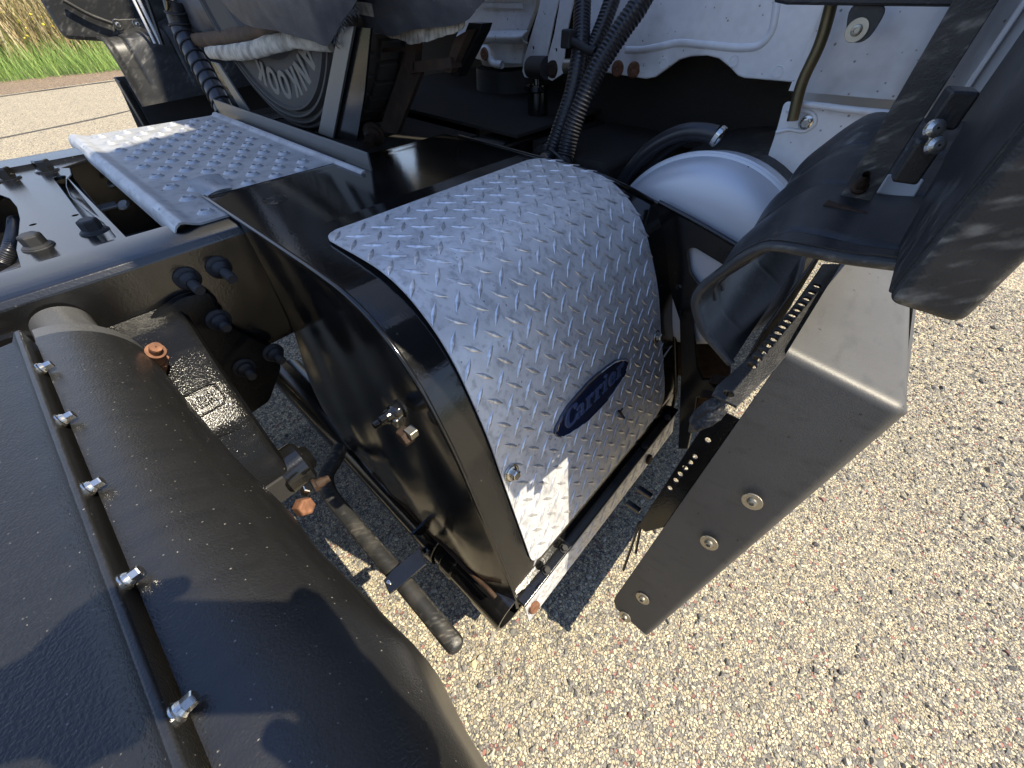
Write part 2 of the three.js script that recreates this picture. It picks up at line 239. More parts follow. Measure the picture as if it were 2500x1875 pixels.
{ // loose stone chips bedded in the asphalt, near enough to be told apart
  const shapes = [0, 1, 2].map((k) => { const g = new THREE.IcosahedronGeometry(1, 0); const p = g.attributes.position; const m = new Map(); for (let i = 0; i < p.count; i++) { const key = [p.getX(i), p.getY(i), p.getZ(i)].map((a) => a.toFixed(3)).join(); if (!m.has(key)) m.set(key, rr(.62, 1.15)); const q = m.get(key); p.setXYZ(i, p.getX(i) * q, p.getY(i) * q, p.getZ(i) * q); } g.computeVertexNormals(); return g; });
  const lists = [[], [], []], hold = new THREE.Object3D(), col = new THREE.Color();
  const add = (x, z, s) => { hold.position.set(x, s * .12 - .001, z); hold.rotation.set(rr(-.5, .5), rr(0, 6.3), rr(-.5, .5)); hold.scale.set(s * rr(.75, 1.3), s * rr(.5, .95), s * rr(.7, 1.1)); hold.updateMatrix(); lists[Math.floor(rnd() * 3)].push([hold.matrix.clone(), rnd()]); };
  const inView = (x, z) => { const w = V(x, 0, z).sub(EYE), k = w.dot(camD); if (k < .1) return false; const px = 1250 + FOC * w.dot(camR) / k, py = 937.5 - FOC * w.dot(camU) / k; return px > -500 && px < 3100 && py > 500 && py < 2300; };
  let n = 0; for (let x = -.5; x < 3.6; x += .0054) for (let z = -1.35; z < 1.7; z += .0054) { const d = Math.hypot(x, z), far = sat((d - 1.1) / 1.6); if (rnd() < far * .72 || !inView(x, z)) continue; const b = rnd(); add(x + rr(-.004, .004), z + rr(-.004, .004), (b < .006 ? rr(.0068, .011) : b < .08 ? rr(.0042, .0062) : rr(.0019, .0037)) * (1 + far * .75)); n++; }
  const pal = [[.56, .52, .42], [.62, .58, .48], [.48, .445, .365], [.39, .365, .32], [.25, .238, .22], [.66, .58, .36], [.34, .17, .14], [.15, .147, .15], [.52, .485, .42]], wts = [.22, .17, .15, .16, .15, .03, .006, .08, 1];
  const m = std({ color: lin(1), roughness: .85 });
  const group = new THREE.Group();
  lists.forEach((l, k) => { const im = new THREE.InstancedMesh(shapes[k], m, l.length); l.forEach(([mt, h], i) => { im.setMatrixAt(i, mt); let c = 0, a = h; while (c < 8 && a > wts[c]) a -= wts[c++]; const q = rr(.34, .74); col.setRGB(pal[c][0] * q, pal[c][1] * q, pal[c][2] * q); im.setColorAt(i, col); }); im.name = 'chips'; im.castShadow = im.receiveShadow = true; group.add(im); });
  group.name = 'gravel'; group.userData = { kind: 'stuff', label: 'cream and grey stone chips pressed into the asphalt', category: 'gravel' }; scene.add(group);
  console.log('chips', n);
}
{ // roadside verge: green grass, yellow flowers, tall tan reeds
  const blade = (w, bend, n = 4) => { const g = grid(1, n, (u, v) => V((u - .5) * w * (1 - v * .92), v, bend * v * v)); return g; };
  const field = (name, label, g, m, n, place, cols) => { const im = new THREE.InstancedMesh(g, m, n), h = new THREE.Object3D(), c = new THREE.Color(); for (let i = 0; i < n; i++) { const [x, z, s, y = 0] = place(); h.position.set(x, y - .02, z); h.rotation.set(rr(-.22, .22), rr(0, 6.3), rr(-.22, .22)); h.scale.set(s * rr(.7, 1.4), s, s); h.updateMatrix(); im.setMatrixAt(i, h.matrix); const q = cols[Math.floor(rnd() * cols.length)], k = rr(.8, 1.2); c.setRGB(q[0] * k, q[1] * k, q[2] * k); im.setColorAt(i, c); } im.name = name; im.userData = { kind: 'stuff', label, category: name }; scene.add(im); };
  const leaf = std({ color: lin(1), roughness: .8, transmission: 0 });
  field('grass', 'bright green grass along the road shoulder', blade(.022, .5), leaf, 26000, () => { const z = -13.35 - 5.5 * rnd() ** 1.4; return [rr(-6, 16), z, rr(.22, .55)]; }, [[.14, .25, .04], [.20, .31, .07], [.27, .35, .10], [.11, .20, .04]]);
  field('reeds', 'tall tan reeds standing behind the green grass', blade(.02, .35), leaf, 42000, () => { const z = -16.2 - 26 * rnd() ** 1.5; return [rr(-5, 17 - z * .2), z, rr(1.1, 1.9)]; }, [[.34, .25, .12], [.42, .33, .17], [.28, .22, .10], [.24, .24, .08], [.5, .42, .26]]);
  const fl = new THREE.IcosahedronGeometry(.022, 0);
  field('wildflowers', 'yellow wildflowers between the grass and the reeds', fl, leaf, 700, () => [rr(-5, 14), rr(-17.6, -15.9), rr(.7, 1.5), rr(.45, .95)], [[.62, .52, .04], [.7, .6, .1]]);
}

// ================================================================ the truck
const truck = thing('truck', null, null, 'white cab truck with glossy black chassis frame, fenders and diamond plate step box', 'truck');
const P = (name, gs, m, label) => part(truck, name, gs, m, label);

// ---- frame rails, gusset plate, small things between the rails
const channel = (z0, side) => { // C section, web outside, flanges inwards; side +1 for the right rail
  const c = []; const R = .016, t = .008, h = .26, w = .105, y = .993;
  const arc = (cx, cy, r, a0, a1, n = 6) => { for (let i = 0; i <= n; i++) { const a = a0 + (a1 - a0) * i / n; c.push([z0 + side * (cx + r * Math.cos(a)), y + cy + r * Math.sin(a)]); } };
  c.push([z0 - side * w, y]); arc(-R, -R, R, Math.PI / 2, 0); arc(-R, -h + R, R, 0, -Math.PI / 2); c.push([z0 - side * w, y - h]); c.push([z0 - side * w, y - h + t]);
  arc(-R, -h + R, R - t, -Math.PI / 2, 0); arc(-R, -R, R - t, 0, Math.PI / 2); c.push([z0 - side * w, y - t]);
  return crease(ext('x', side > 0 ? c : c.reverse(), -2.6, 3.4), 35);
};
const rail = P('frame_rail', channel(-.862, 1), M.rail, 'glossy black frame rail beside the step box');
const farRail = P('frame_rail', channel(-1.735, -1), M.rail, 'glossy black frame rail along the far side');
{
  const bend = (l) => l.map(([x, y]) => { const q = onY(...Te(x, y), .986); return [q.x, q.z]; });
  const right = [[900, 352], [800, 270], [640, 170], [545, 90], [512, 10], [512, -40], [548, -80], [535, -130], [470, -130]].map(([x, y]) => { const q = onY(...Te(x, y), .986); return [q.x, q.z]; });
  const left = [[112, 570], [118, 500], [135, 380], [147, 260], [125, 170], [70, 105], [0, 78]].map(([x, y]) => { const q = onY(...Te(x, y), .986); return [q.x, q.z]; });
  const zi = -.955, zo = -1.64;
  const out = [...left.map((q) => q), [-.16, -1.3], [-.12, -1.45], [-.06, -1.56], [-.03, zo], [.14, zo], ...right.reverse()];
  out[0] = [left[0][0], zi]; out[out.length - 1] = [right[right.length - 1][0] + .005, zi];
  const groove = [[-.004, -1.0], [.018, -1.0], [.026, -1.5], [.004, -1.5]].map(([x, z]) => [x + .012, z]);
  const holes = [roundPoly(groove, .012), ...[[250, 307], [577, 235], [130, 60 - 0]].slice(0, 2).map(([x, y]) => { const q = onY(...Te(x, y), .986); return circlePts(q.x, q.z, .0075, 14); })];
  const gusset = P('gusset_plate', ext('y', out, .977, .985, { holes, bevel: .0015 }), M.rail, 'black crossmember plate with a pressed groove between the rails');
  part(gusset, 'groove', grid(8, 10, (u, v) => V(.000 + .042 * u + .008 * v, .9765 - .012 * Math.sin(Math.PI * u), -.985 - .53 * v)), M.glossWorn);
  for (const [x, y, s] of [[280, 462, 1], [718, 345, 1]]) { const q = onY(...Te(x, y), .99); part(gusset, 'bolt', hexBolt(V(q.x, .985, q.z), V(0, 1, 0), .0165 * s, .018, { washer: .023, flange: .021, turn: .5 }), M.rubber); }
  for (const [x, y] of [[455, 225], [30, 310]]) { const q = onY(...R5(x, y), 1.0); part(gusset, 'bolt', hexBolt(V(q.x, .985, Math.max(q.z, -1.61)), V(0, 1, 0), .017, .02, { washer: .024, flange: .022 }), M.gloss); }
  // pit between the rails behind the plate: crossmember, little bracket, harness, air lines
  const cm = P('crossmember', [rbox(.30, .312, .70, .955, -1.70, -.90), rbox(.28, .33, .69, .70, -1.70, -.90)], M.glossWorn);
  const lb = onY(...R5(1090, 695), .90); part(cm, 'bracket', rbox(lb.x - .035, lb.x + .035, .896, .902, lb.z - .022, lb.z + .022), M.steelGrey);
  for (const [x, y, yy] of [[1040, 520, .86], [1350, 675, .9], [1230, 440, .9]]) { const q = onY(...R5(x, y), yy); part(cm, 'grommet', lathe([[.001, 0], [.014, 0], [.016, .004], [.012, .008], [.001, .007]], q, V(-.4, 1, .3), 20), M.steelGrey); }
  for (let i = 0; i < 4; i++) P('air_line', tube([V(-.35 - .02 * i, .93 - .03 * i, -1.0 - .1 * i), V(-.19, .95 - .04 * i, -1.06 - .1 * i), V(-.10 + .02 * i, .92, -1.18 - .06 * i), V(-.2, .86, -1.45)], .009 + .002 * (i % 2), 40, 10), M.hose);
  P('air_line', corrugated([onY(10, 640, .93), onY(28, 605, .95), onY(36, 575, .95), onY(38, 540, .93)], .012, .004), M.hose);
  P('valve', [lathe([[.001, 0], [.03, 0], [.032, .03], [.022, .04], [.02, .07], [.001, .072]], V(-.2, .9, -1.22), V(.3, 1, .2), 24), rbox(-.25, -.17, .88, .92, -1.32, -1.24, .006)], M.zincDull);
}
function corrugated(pts, r, pitch, seg = 14) { // ribbed flexible conduit
  const c = new THREE.CatmullRomCurve3(pts), L = c.getLength(), n = Math.min(900, Math.round(L / pitch * 4)), f = c.computeFrenetFrames(n, false);
  const rings = []; for (let i = 0; i <= n; i++) { const p = c.getPointAt(i / n), q = r * (1 + .085 * [0, 1, 1, 0][i % 4]); rings.push(Array.from({ length: seg }, (_, k) => { const a = k / seg * 6.28319; return p.clone().addScaledVector(f.normals[i], q * Math.cos(a)).addScaledVector(f.binormals[i], q * Math.sin(a)); })); }
  return loft(rings);
}

// ---- deck plate
{
  const x0 = .108, x1 = .511, z0 = -1.815, z1 = -.918, y = .998;
  const prof = [[x0 - .004, .982], [x0 - .002, .994], [x0 + .004, 1.003], [x0 + .012, 1.008], [x0 + .020, 1.007], [x0 + .030, 1.002], [x0 + .042, y], [.3, y], [x1 - .022, y], [x1 - .014, y + .001], [x1 - .008, y + .007], [x1, y + .008]];
  const th = .004, up = prof, dn = prof.map(([a, b]) => [a, b - th]).reverse();
  const notch = onY(...R5(2080, 580), y);
  const deck = P('deck_plate', crease(ext('z', [...up, ...dn], z0, z1), 40), M.deck, 'dull galvanised grip deck plate laid across the frame rails');
  const dim = new THREE.LatheGeometry([[.0165, 0], [.014, .001], [.0105, .0045], [.0088, .0056], [.0074, .0055], [.0062, .0038], [.006, .0005]].map((q) => new THREE.Vector2(...q)), 18);
  const P0 = .062, Q0 = .1003;
  for (let i = -12; i < 12; i++) for (let j = -24; j < 24; j++) {
    const x = .208 + i * P0 / 2, z = -1.113 + j * Q0 / 2; if ((i + j) & 1) continue;
    if (x < x0 + .062 || x > x1 - .035 || z < z0 + .03 || z > z1 - .03 || (x > .185 && z > -1.06)) continue;
    const o = new THREE.Mesh(dim, M.deck); o.name = 'dimple'; o.position.set(x, y, z); o.rotation.y = rr(0, 6); o.castShadow = o.receiveShadow = true; deck.add(o);
  }
  // tab bent up at the corner of the step box
  const [tA, tB, tC, tD] = [[453, 443, 1.026], [536, 424, 1.016], [566, 458, 1.003], [502, 481, 1.002]].map(([a, b, h]) => onY(a, b, h));
  part(deck, 'bent_tab', shell(8, 8, (u, v) => tD.clone().lerp(tC, u).lerp(tA.clone().lerp(tB, u), v).add(V(0, .004 * Math.sin(Math.PI * u), 0)), .003), M.deck, 'torn up sheet metal tab at the corner of the step box');
}

// ---- step box with its tread plate
const PROF = [[-1.04, 1.0], [-.9, 1.0], [-.76, 1.0], [-.64, 1.0], [-.56, .9985], [-.505, .9935], [-.455, .978], [-.41, .950], [-.375, .915], [-.345, .868], [-.30, .77], [-.262, .65], [-.22, .52], [-.183, .40], [-.172, .345], [-.165, .29]];
const profCurve = (() => { // dense outline in (z, y) with outward normals and arc length
  const cr = (p0, p1, p2, p3, t) => .5 * (2 * p1 + (-p0 + p2) * t + (2 * p0 - 5 * p1 + 4 * p2 - p3) * t * t + (-p0 + 3 * p1 - 3 * p2 + p3) * t * t * t);
  const pts = []; for (let i = 0; i < PROF.length - 1; i++) for (let k = 0; k < 12; k++) { const a = PROF[Math.max(i - 1, 0)], b = PROF[i], c = PROF[i + 1], d = PROF[Math.min(i + 2, PROF.length - 1)], t = k / 12; pts.push([cr(a[0], b[0], c[0], d[0], t), cr(a[1], b[1], c[1], d[1], t)]); } pts.push(PROF[PROF.length - 1]);
  const nor = pts.map((p, i) => { const a = pts[Math.max(0, i - 1)], b = pts[Math.min(pts.length - 1, i + 1)], dz = b[0] - a[0], dy = b[1] - a[1], l = Math.hypot(dz, dy); return [-dy / l, dz / l]; });
  const off = (d) => pts.map((p, i) => [p[0] + nor[i][0] * d, p[1] + nor[i][1] * d]);
  return { pts, nor, off };
})();
const frontX = (y) => .866 + .104 * sat((1.0 - y) / .07) + .03 * sat((.9 - y) / .5);
const RX = .206;
const plateLine = (() => { const q = profCurve.off(.006), s = [0]; for (let i = 1; i < q.length; i++) s.push(s[i - 1] + Math.hypot(q[i][0] - q[i - 1][0], q[i][1] - q[i - 1][1])); return { q, s }; })();
function onPlate(x, s, h = 0) { // point, normal and tangent on the tread plate at arc length s
  const { q, s: S } = plateLine; let i = 0; while (i < S.length - 2 && S[i + 1] < s) i++; const k = (s - S[i]) / (S[i + 1] - S[i]);
  const n = [mix(profCurve.nor[i][0], profCurve.nor[i + 1][0], k), mix(profCurve.nor[i][1], profCurve.nor[i + 1][1], k)], l = Math.hypot(...n), N = V(0, n[1] / l, n[0] / l);
  return { p: V(x, mix(q[i][1], q[i + 1][1], k), mix(q[i][0], q[i + 1][0], k)).addScaledVector(N, h), n: N, t: V(0, -N.z, N.y) };
}
{
  const outer = profCurve.pts, skin = [...outer, ...profCurve.off(-.004).reverse()];
  const skinG = ext('x', skin, 0, 1), sp = skinG.attributes.position;
  for (let i = 0; i < sp.count; i++) sp.setX(i, mix(RX + .001, frontX(sp.getY(i)) - .001, sp.getX(i)));
  const box = P('step_box', crease(skinG, 40), M.gloss, 'glossy black step box with a rounded front beside the frame rail');
  // side plates close the two ends; the rear one carries a rolled edge
  const bottom = [[-.30, .352], [-.36, .385], [-.50, .37], [-.66, .385], [-.80, .46], [-.855, .62], [-.858, .86], [-.86, 1.0 - .0], [-1.04, 1.0]];
  const sideOut = [[-.861, .999], ...outer.filter(([z]) => z > -.85).map(([z, y]) => [z - .0012, y - .0012]).slice(0, -6), [-.174, .335], ...bottom.slice(0, -2)];
  const zOut = (y) => { const q = profCurve.pts; for (let k = q.length - 1; k > 0; k--) if (q[k - 1][1] >= y && q[k][1] <= y) { const t = (y - q[k][1]) / (q[k - 1][1] - q[k][1] + 1e-9); return mix(q[k][0], q[k - 1][0], t); } return -.5; };
  const zIn = (y) => lerpTab([[.33, -.19], [.345, -.28], [.352, -.36], [.36, -.50], [.372, -.66], [.42, -.77], [.5, -.825], [.62, -.855], [1.0, -.861]], y)[0];
  part(box, 'side_plate', shell(60, 70, (u, v) => { const y = .336 + (.9985 - .336) * Math.pow(v, 1.25), a = zIn(y), b = Math.max(a + .002, zOut(y) - .002), z = mix(a, b, 1 - (1 - u) ** 1.5), d = (b - z) * .93, k = sat((.80 - y) / .3); return V(RX - .002 - .032 * (1 - Math.exp(-d / .05)) * k * k * (3 - 2 * k) - .0015 * Math.sin(z * 40 + y * 16), y, z); }, -.004), M.glossWorn, 'scuffed glossy black end plate of the step box');
  const frontOut = sideOut.map((q) => q), fg = ext('x', frontOut, 0, 1), fp = fg.attributes.position; for (let i = 0; i < fp.count; i++) fp.setX(i, frontX(fp.getY(i)) - .006 + .005 * fp.getX(i)); part(box, 'side_plate', fg, M.gloss);
  part(box, 'rolled_edge', tube(outer.filter((_, i) => i % 3 === 0).map(([z, y]) => V(RX - .003, y + .001, z)), .0045, 160, 10), M.gloss, 'worn silver-edged lip round the rear end of the step box');
  part(box, 'rolled_edge', tube(outer.filter((_, i) => i % 3 === 0 && i > 4).map(([z, y]) => V(frontX(y) - .001, y + .002, z)), .006, 160, 10), M.gloss);
  part(box, 'inner_plate', ext('x', [[-1.04, 1.0], [-1.036, 1.0], [-1.036, .95], [-1.04, .95]], RX, .86), M.glossWorn);
  part(box, 'bottom_plate', grid(1, 1, (u, v) => V(mix(RX, .97, u), mix(.335, .352, v), mix(-.172, -.32, v))), M.glossWorn);
  // lip that runs along the foot of the box, with small black bolts
  part(box, 'foot_lip', rbox(RX, .99, .318, .330, -.172, -.146, .003), M.glossWorn);
  for (const x of [.30, .37, .78, .93]) part(box, 'bolt', hexBolt(V(x, .332, -.158), V(0, 1, .25), .008, .008, { flange: .011 }), M.dark);
  for (const [px, py, m] of [[1000, 905, 'gloss']]) { const q = onX(px, py, RX - .006); }
  // rusty bolt and bright nut on the rear plate
  const rb = onX(...R4(945, 375), RX - .028); part(box, 'bolt', hexBolt(rb, V(-1, 0, 0), .016, .018, { turn: .1 }), M.rustDark, 'rusty hexagon bolt head on the step box end plate');
  const nb = onX(...R4(915, 335), RX - .028); part(box, 'shim', rbox(RX - .036, RX - .020, nb.y - .007, nb.y + .01, nb.z - .045, nb.z - .01, .002), M.zincDull); part(box, 'shim', rbox(RX - .036, RX - .020, nb.y - .005, nb.y + .01, nb.z + .012, nb.z + .03, .002), M.zincDull);
  for (const [x, y] of [[860, 260], [905, 225]]) { const q = onX(...R4(x, y), RX - .024); part(box, 'bolt', stud(q, V(-1, .1, 0), .007, .04), M.gloss); }
  part(box, 'drain_dent', lathe([[.001, .0002], [.018, .0003], [.022, .0007], [.025, .0001]], onY(672, 487, 1.0), V(0, 1, 0), 28), M.gloss);

  // tread plate bent over the box, with raised bars
  const X0 = .268, X1 = .872, S0 = .355, S1 = 1.256, cr = .034, crB = .06;
  const span = (s) => { let a = X0, b = X1 + .035 * sat((s - .75) / .4); const c = (r, d) => r - Math.sqrt(Math.max(0, r * r - (r - d) ** 2)); if (s - S0 < cr) a += c(cr, s - S0); if (s - S0 < crB) b -= c(crB, s - S0); if (S1 - s < cr) a += c(cr, S1 - s); if (S1 - s < crB) b -= c(crB, S1 - s); return [a, b]; };
  const lift = (x, s) => .006 * Math.exp(-(((x - X0) / .05) ** 2)) * Math.exp(-(((s - .56) / .13) ** 2));
  const NV = 150, sv = (v) => S0 + .0004 + (S1 - S0 - .0008) * v;
  const tread = P('tread_plate', shell(26, NV, (u, v) => { const s = sv(v), [a, b] = span(s), x = mix(b, a, u); return onPlate(x, s, lift(x, s)).p; }, .003), M.alloy, 'bright diamond tread plate bent over the step box');
  const bar = (() => { // one lens-shaped raised bar
    const n = 12, L = .0218, w = .0043, h = .0024, g = grid(n, 6, (u, v) => { const t = u * 2 - 1, e = Math.max(0, 1 - t * t), ww = w * e * (.55 + .45 * e), a = Math.PI * v; return V(t * L, -Math.cos(a) * ww, h * Math.sin(a) * Math.sqrt(e) * (1 + .25 * (1 - Math.min(1, Math.abs(t) * 9))) - .0002); }); return boxUV(g);
  })();
  const pitch = .0505, list = [];
  for (let i = -3; i < 20; i++) for (let j = -3; j < 30; j++) for (const k of [0, 1]) {
    const x = .308 + (i + k * .5) * pitch, s = .409 + (j + k * .5) * pitch; if (s < S0 + .004 || s > S1 - .004) continue; const [a, b] = span(s); if (x < a + .006 || x > b - .006) continue;
    if (Math.hypot((x - .566) / .15, (s - .976) / .052) < 1.0) continue;
    list.push({ x, s, k });
  }
  list.forEach((q) => { q.f = onPlate(q.x, q.s, lift(q.x, q.s) + .0002); q.d = q.f.p.distanceTo(EYE); }); list.sort((a, b) => a.d - b.d);
  const rest = [];
  list.forEach((q, i) => { const { p, n, t } = q.f, dir = V(1, 0, 0).multiplyScalar(q.k ? 1 : 1).addScaledVector(t, q.k ? -1 : 1).normalize(), m = new THREE.Matrix4().makeBasis(dir, n.clone().cross(dir), n).setPosition(p);
    if (i < 300) { const o = new THREE.Mesh(bar, M.alloyBar); o.name = 'tread_bar'; o.applyMatrix4(m); o.castShadow = o.receiveShadow = true; tread.add(o); } else rest.push(bar.clone().applyMatrix4(m)); });
  if (rest.length) { const o = part(tread, 'tread_bars', rest, M.alloyBar); o.userData.kind = 'stuff'; }
  console.log('bars', list.length);
  for (const [x, s, m] of [[.290, .969, 'zinc'], [.862, .985, 'zinc']]) { const f = onPlate(x, s, .001); part(tread, 'bolt', hexBolt(f.p, f.n, .0105, .011, { washer: .0185, flange: .0145 }), M.zinc); }
  for (const [x, s] of [[.407, .976], [.737, .986]]) { const f = onPlate(x, s, .0005); part(tread, 'rivet', lathe([[.0014, -.001], [.002, .0012], [.0055, .0016], [.0072, .0008], [.0075, 0]], f.p, f.n, 20), M.alloyBar); }
  // oval badge, slightly domed, with raised script
  const bc = [.566, .976], A = .147, B = .047, wob = (a) => 1 + .012 * Math.sin(a * 9) + .008 * Math.sin(a * 23);
  const bp = (r, a, h) => onPlate(bc[0] + A * r * Math.cos(a) * wob(a), bc[1] - B * r * Math.sin(a) * wob(a), h).p;
  const badge = P('badge', grid(72, 10, (u, v) => { const a = u * 6.28319, tab = lerpTab([[0, 1, 0], [.15, 1, .004], [.3, .985, .0062], [.42, .955, .0066], [.5, .935, .0052], [.6, .9, .0048], [1, .001, .0056]], v); return bp(tab[0], a, tab[1]); }), M.badge, 'navy blue oval badge with raised script lettering');
  const font = await new FontLoader().loadAsync('fonts/droid/droid_serif_bold.typeface.json');
  const word = 'Carrier', scale = .040, gs = []; let pen = 0; const shapesOf = [];
  for (const ch of word) { const gl = font.data.glyphs[ch]; shapesOf.push([ch, pen]); pen += gl.ha / font.data.resolution * scale * (ch === 'C' ? .92 : 1.02); }
  for (const [ch, x] of shapesOf) { const g = new TextGeometry(ch, { font, size: scale * (ch === 'C' ? 1.12 : .96), depth: .0016, curveSegments: 6, bevelEnabled: true, bevelSize: .0006, bevelThickness: .001, bevelSegments: 2 }); const p = g.attributes.position; for (let i = 0; i < p.count; i++) { const a = p.getX(i) + p.getY(i) * .22 + x - pen / 2, b = p.getY(i) - .014, f = onPlate(bc[0] + a * 1.16, bc[1] - b, .0048 + p.getZ(i)); p.setXYZ(i, f.p.x, f.p.y, f.p.z); } g.computeVertexNormals(); gs.push(g); }
  part(badge, 'lettering', gs, M.badgeLetter);
  for (const [a0, a1] of [[.15, 1.35], [-.35, -.1], [-1.25, -.6], [3.5, 4.3]]) part(badge, 'painted_rim_glint', tube(Array.from({ length: 14 }, (_, i) => bp(.962, mix(a0, a1, i / 13), .0062)), .0011, 40, 6), M.whiteDull);  // pale arcs painted along the rim for its bright reflections
}
// lower step: narrow upright strip of diamond plate under the foot of the box
{
  const low = P('lower_step', ext('x', [[-.152, .300], [-.148, .300], [-.133, .225], [-.137, .225]], .212, .985), M.alloy, 'narrow diamond plate strip hanging below the step box');
  const b = new THREE.SphereGeometry(1, 10, 6); b.scale(.014, .0035, .0022);
  for (let i = 0; i < 26; i++) for (let j = 0; j < 3; j++) { const o = new THREE.Mesh(b, M.alloyBar); o.name = 'tread_bar'; const yy = .237 + j * .024; o.position.set(.226 + i * .0292 + (j & 1) * .0146, yy, -.148 + (.300 - yy) * .2 + .0003); o.rotation.set(-.197, 0, ((i + j) & 1) ? .78 : -.78); o.castShadow = o.receiveShadow = true; low.add(o); }
  part(low, 'bolt', lathe([[.001, 0], [.016, 0], [.016, .006], [.013, .009], [.001, .010]], V(.233, .272, -.140), V(-.1, .25, 1), 22), M.rust, 'rusty round bolt head at the corner of the lower step');
  part(low, 'bolt', lathe([[.001, 0], [.016, 0], [.016, .006], [.013, .009], [.001, .010]], V(.80, .262, -.138), V(0, .3, 1), 22), M.rustDark);
  part(low, 'hanger', [rbox(.25, .27, .30, .33, -.156, -.150), rbox(.9, .92, .30, .33, -.156, -.150)], M.glossWorn);
}
// ---- exhaust pipe and the tube behind it
{
  const ex = P('exhaust_pipe', [lathe([[.052, 0], [.060, .0], [.061, .16], [.064, .165], [.064, .20], [.061, .205], [.060, 1.15]], V(.198, .282, -.168), V(.02, .01, -1), 40), lathe([[.0001, .03], [.052, .03], [.052, 0]], V(.198, .282, -.168), V(.02, .01, -1), 30)], M.glossWorn, 'black exhaust pipe with a clamp under the step box');
  part(ex, 'clamp', [lathe([[.066, 0], [.069, .002], [.069, .026], [.066, .028]], V(.2025, .2845, -.395), V(.02, .01, -1), 40), stud(V(.138, .33, -.41), V(-.5, .5, 0), .005, .04)], M.gloss);
  part(ex, 'hanger_plate', ext('z', [[.13, .40], [.20, .40], [.20, .36], [.15, .36]], -.44, -.434), M.gloss);
  const w = []; for (let i = 0; i <= 24; i++) { const z = -.20 - .46 * i / 24; w.push(V(RX - .036, .362 + .014 * vnoise(i * .9, 2) + (i > 20 ? .01 : 0), z)); } part(ex, 'weld_seam', tube(w, .0055, 90, 7), M.rustDark);
  const tb = P('mount_tube', tube([V(.16, .36, -.82), V(.128, .356, -.795), V(.085, .352, -.772), V(.062, .35, -.725), V(.056, .35, -.62), V(.055, .35, -.4), V(.052, .35, -.21)], .0205, 90, 22), M.dusty, 'scuffed black steel tube ending in a rounded tip');
  part(tb, 'tip', lathe([[.0205, 0], [.0195, .008], [.015, .014], [.007, .018], [.0001, .019]], V(.052, .35, -.21), V(-.01, 0, 1), 22), M.dusty);
  const st = P('strap', ext('y', [[798, 1225], [830, 1305], [890, 1265], [1046, 1130], [1005, 1038], [850, 1165]].map(([a, b]) => { const q = onY(...R4(a, b), .376); return [q.x, q.z]; }), .372, .378, { bevel: .001 }), M.glossWorn, 'thin black bracket strap across the steel tube');
  part(st, 'screw', lathe([[.001, .005], [.004, .005], [.006, .003], [.0065, 0]], onY(...R4(828, 1238), .378), V(0, 1, 0), 16), M.zinc);
}
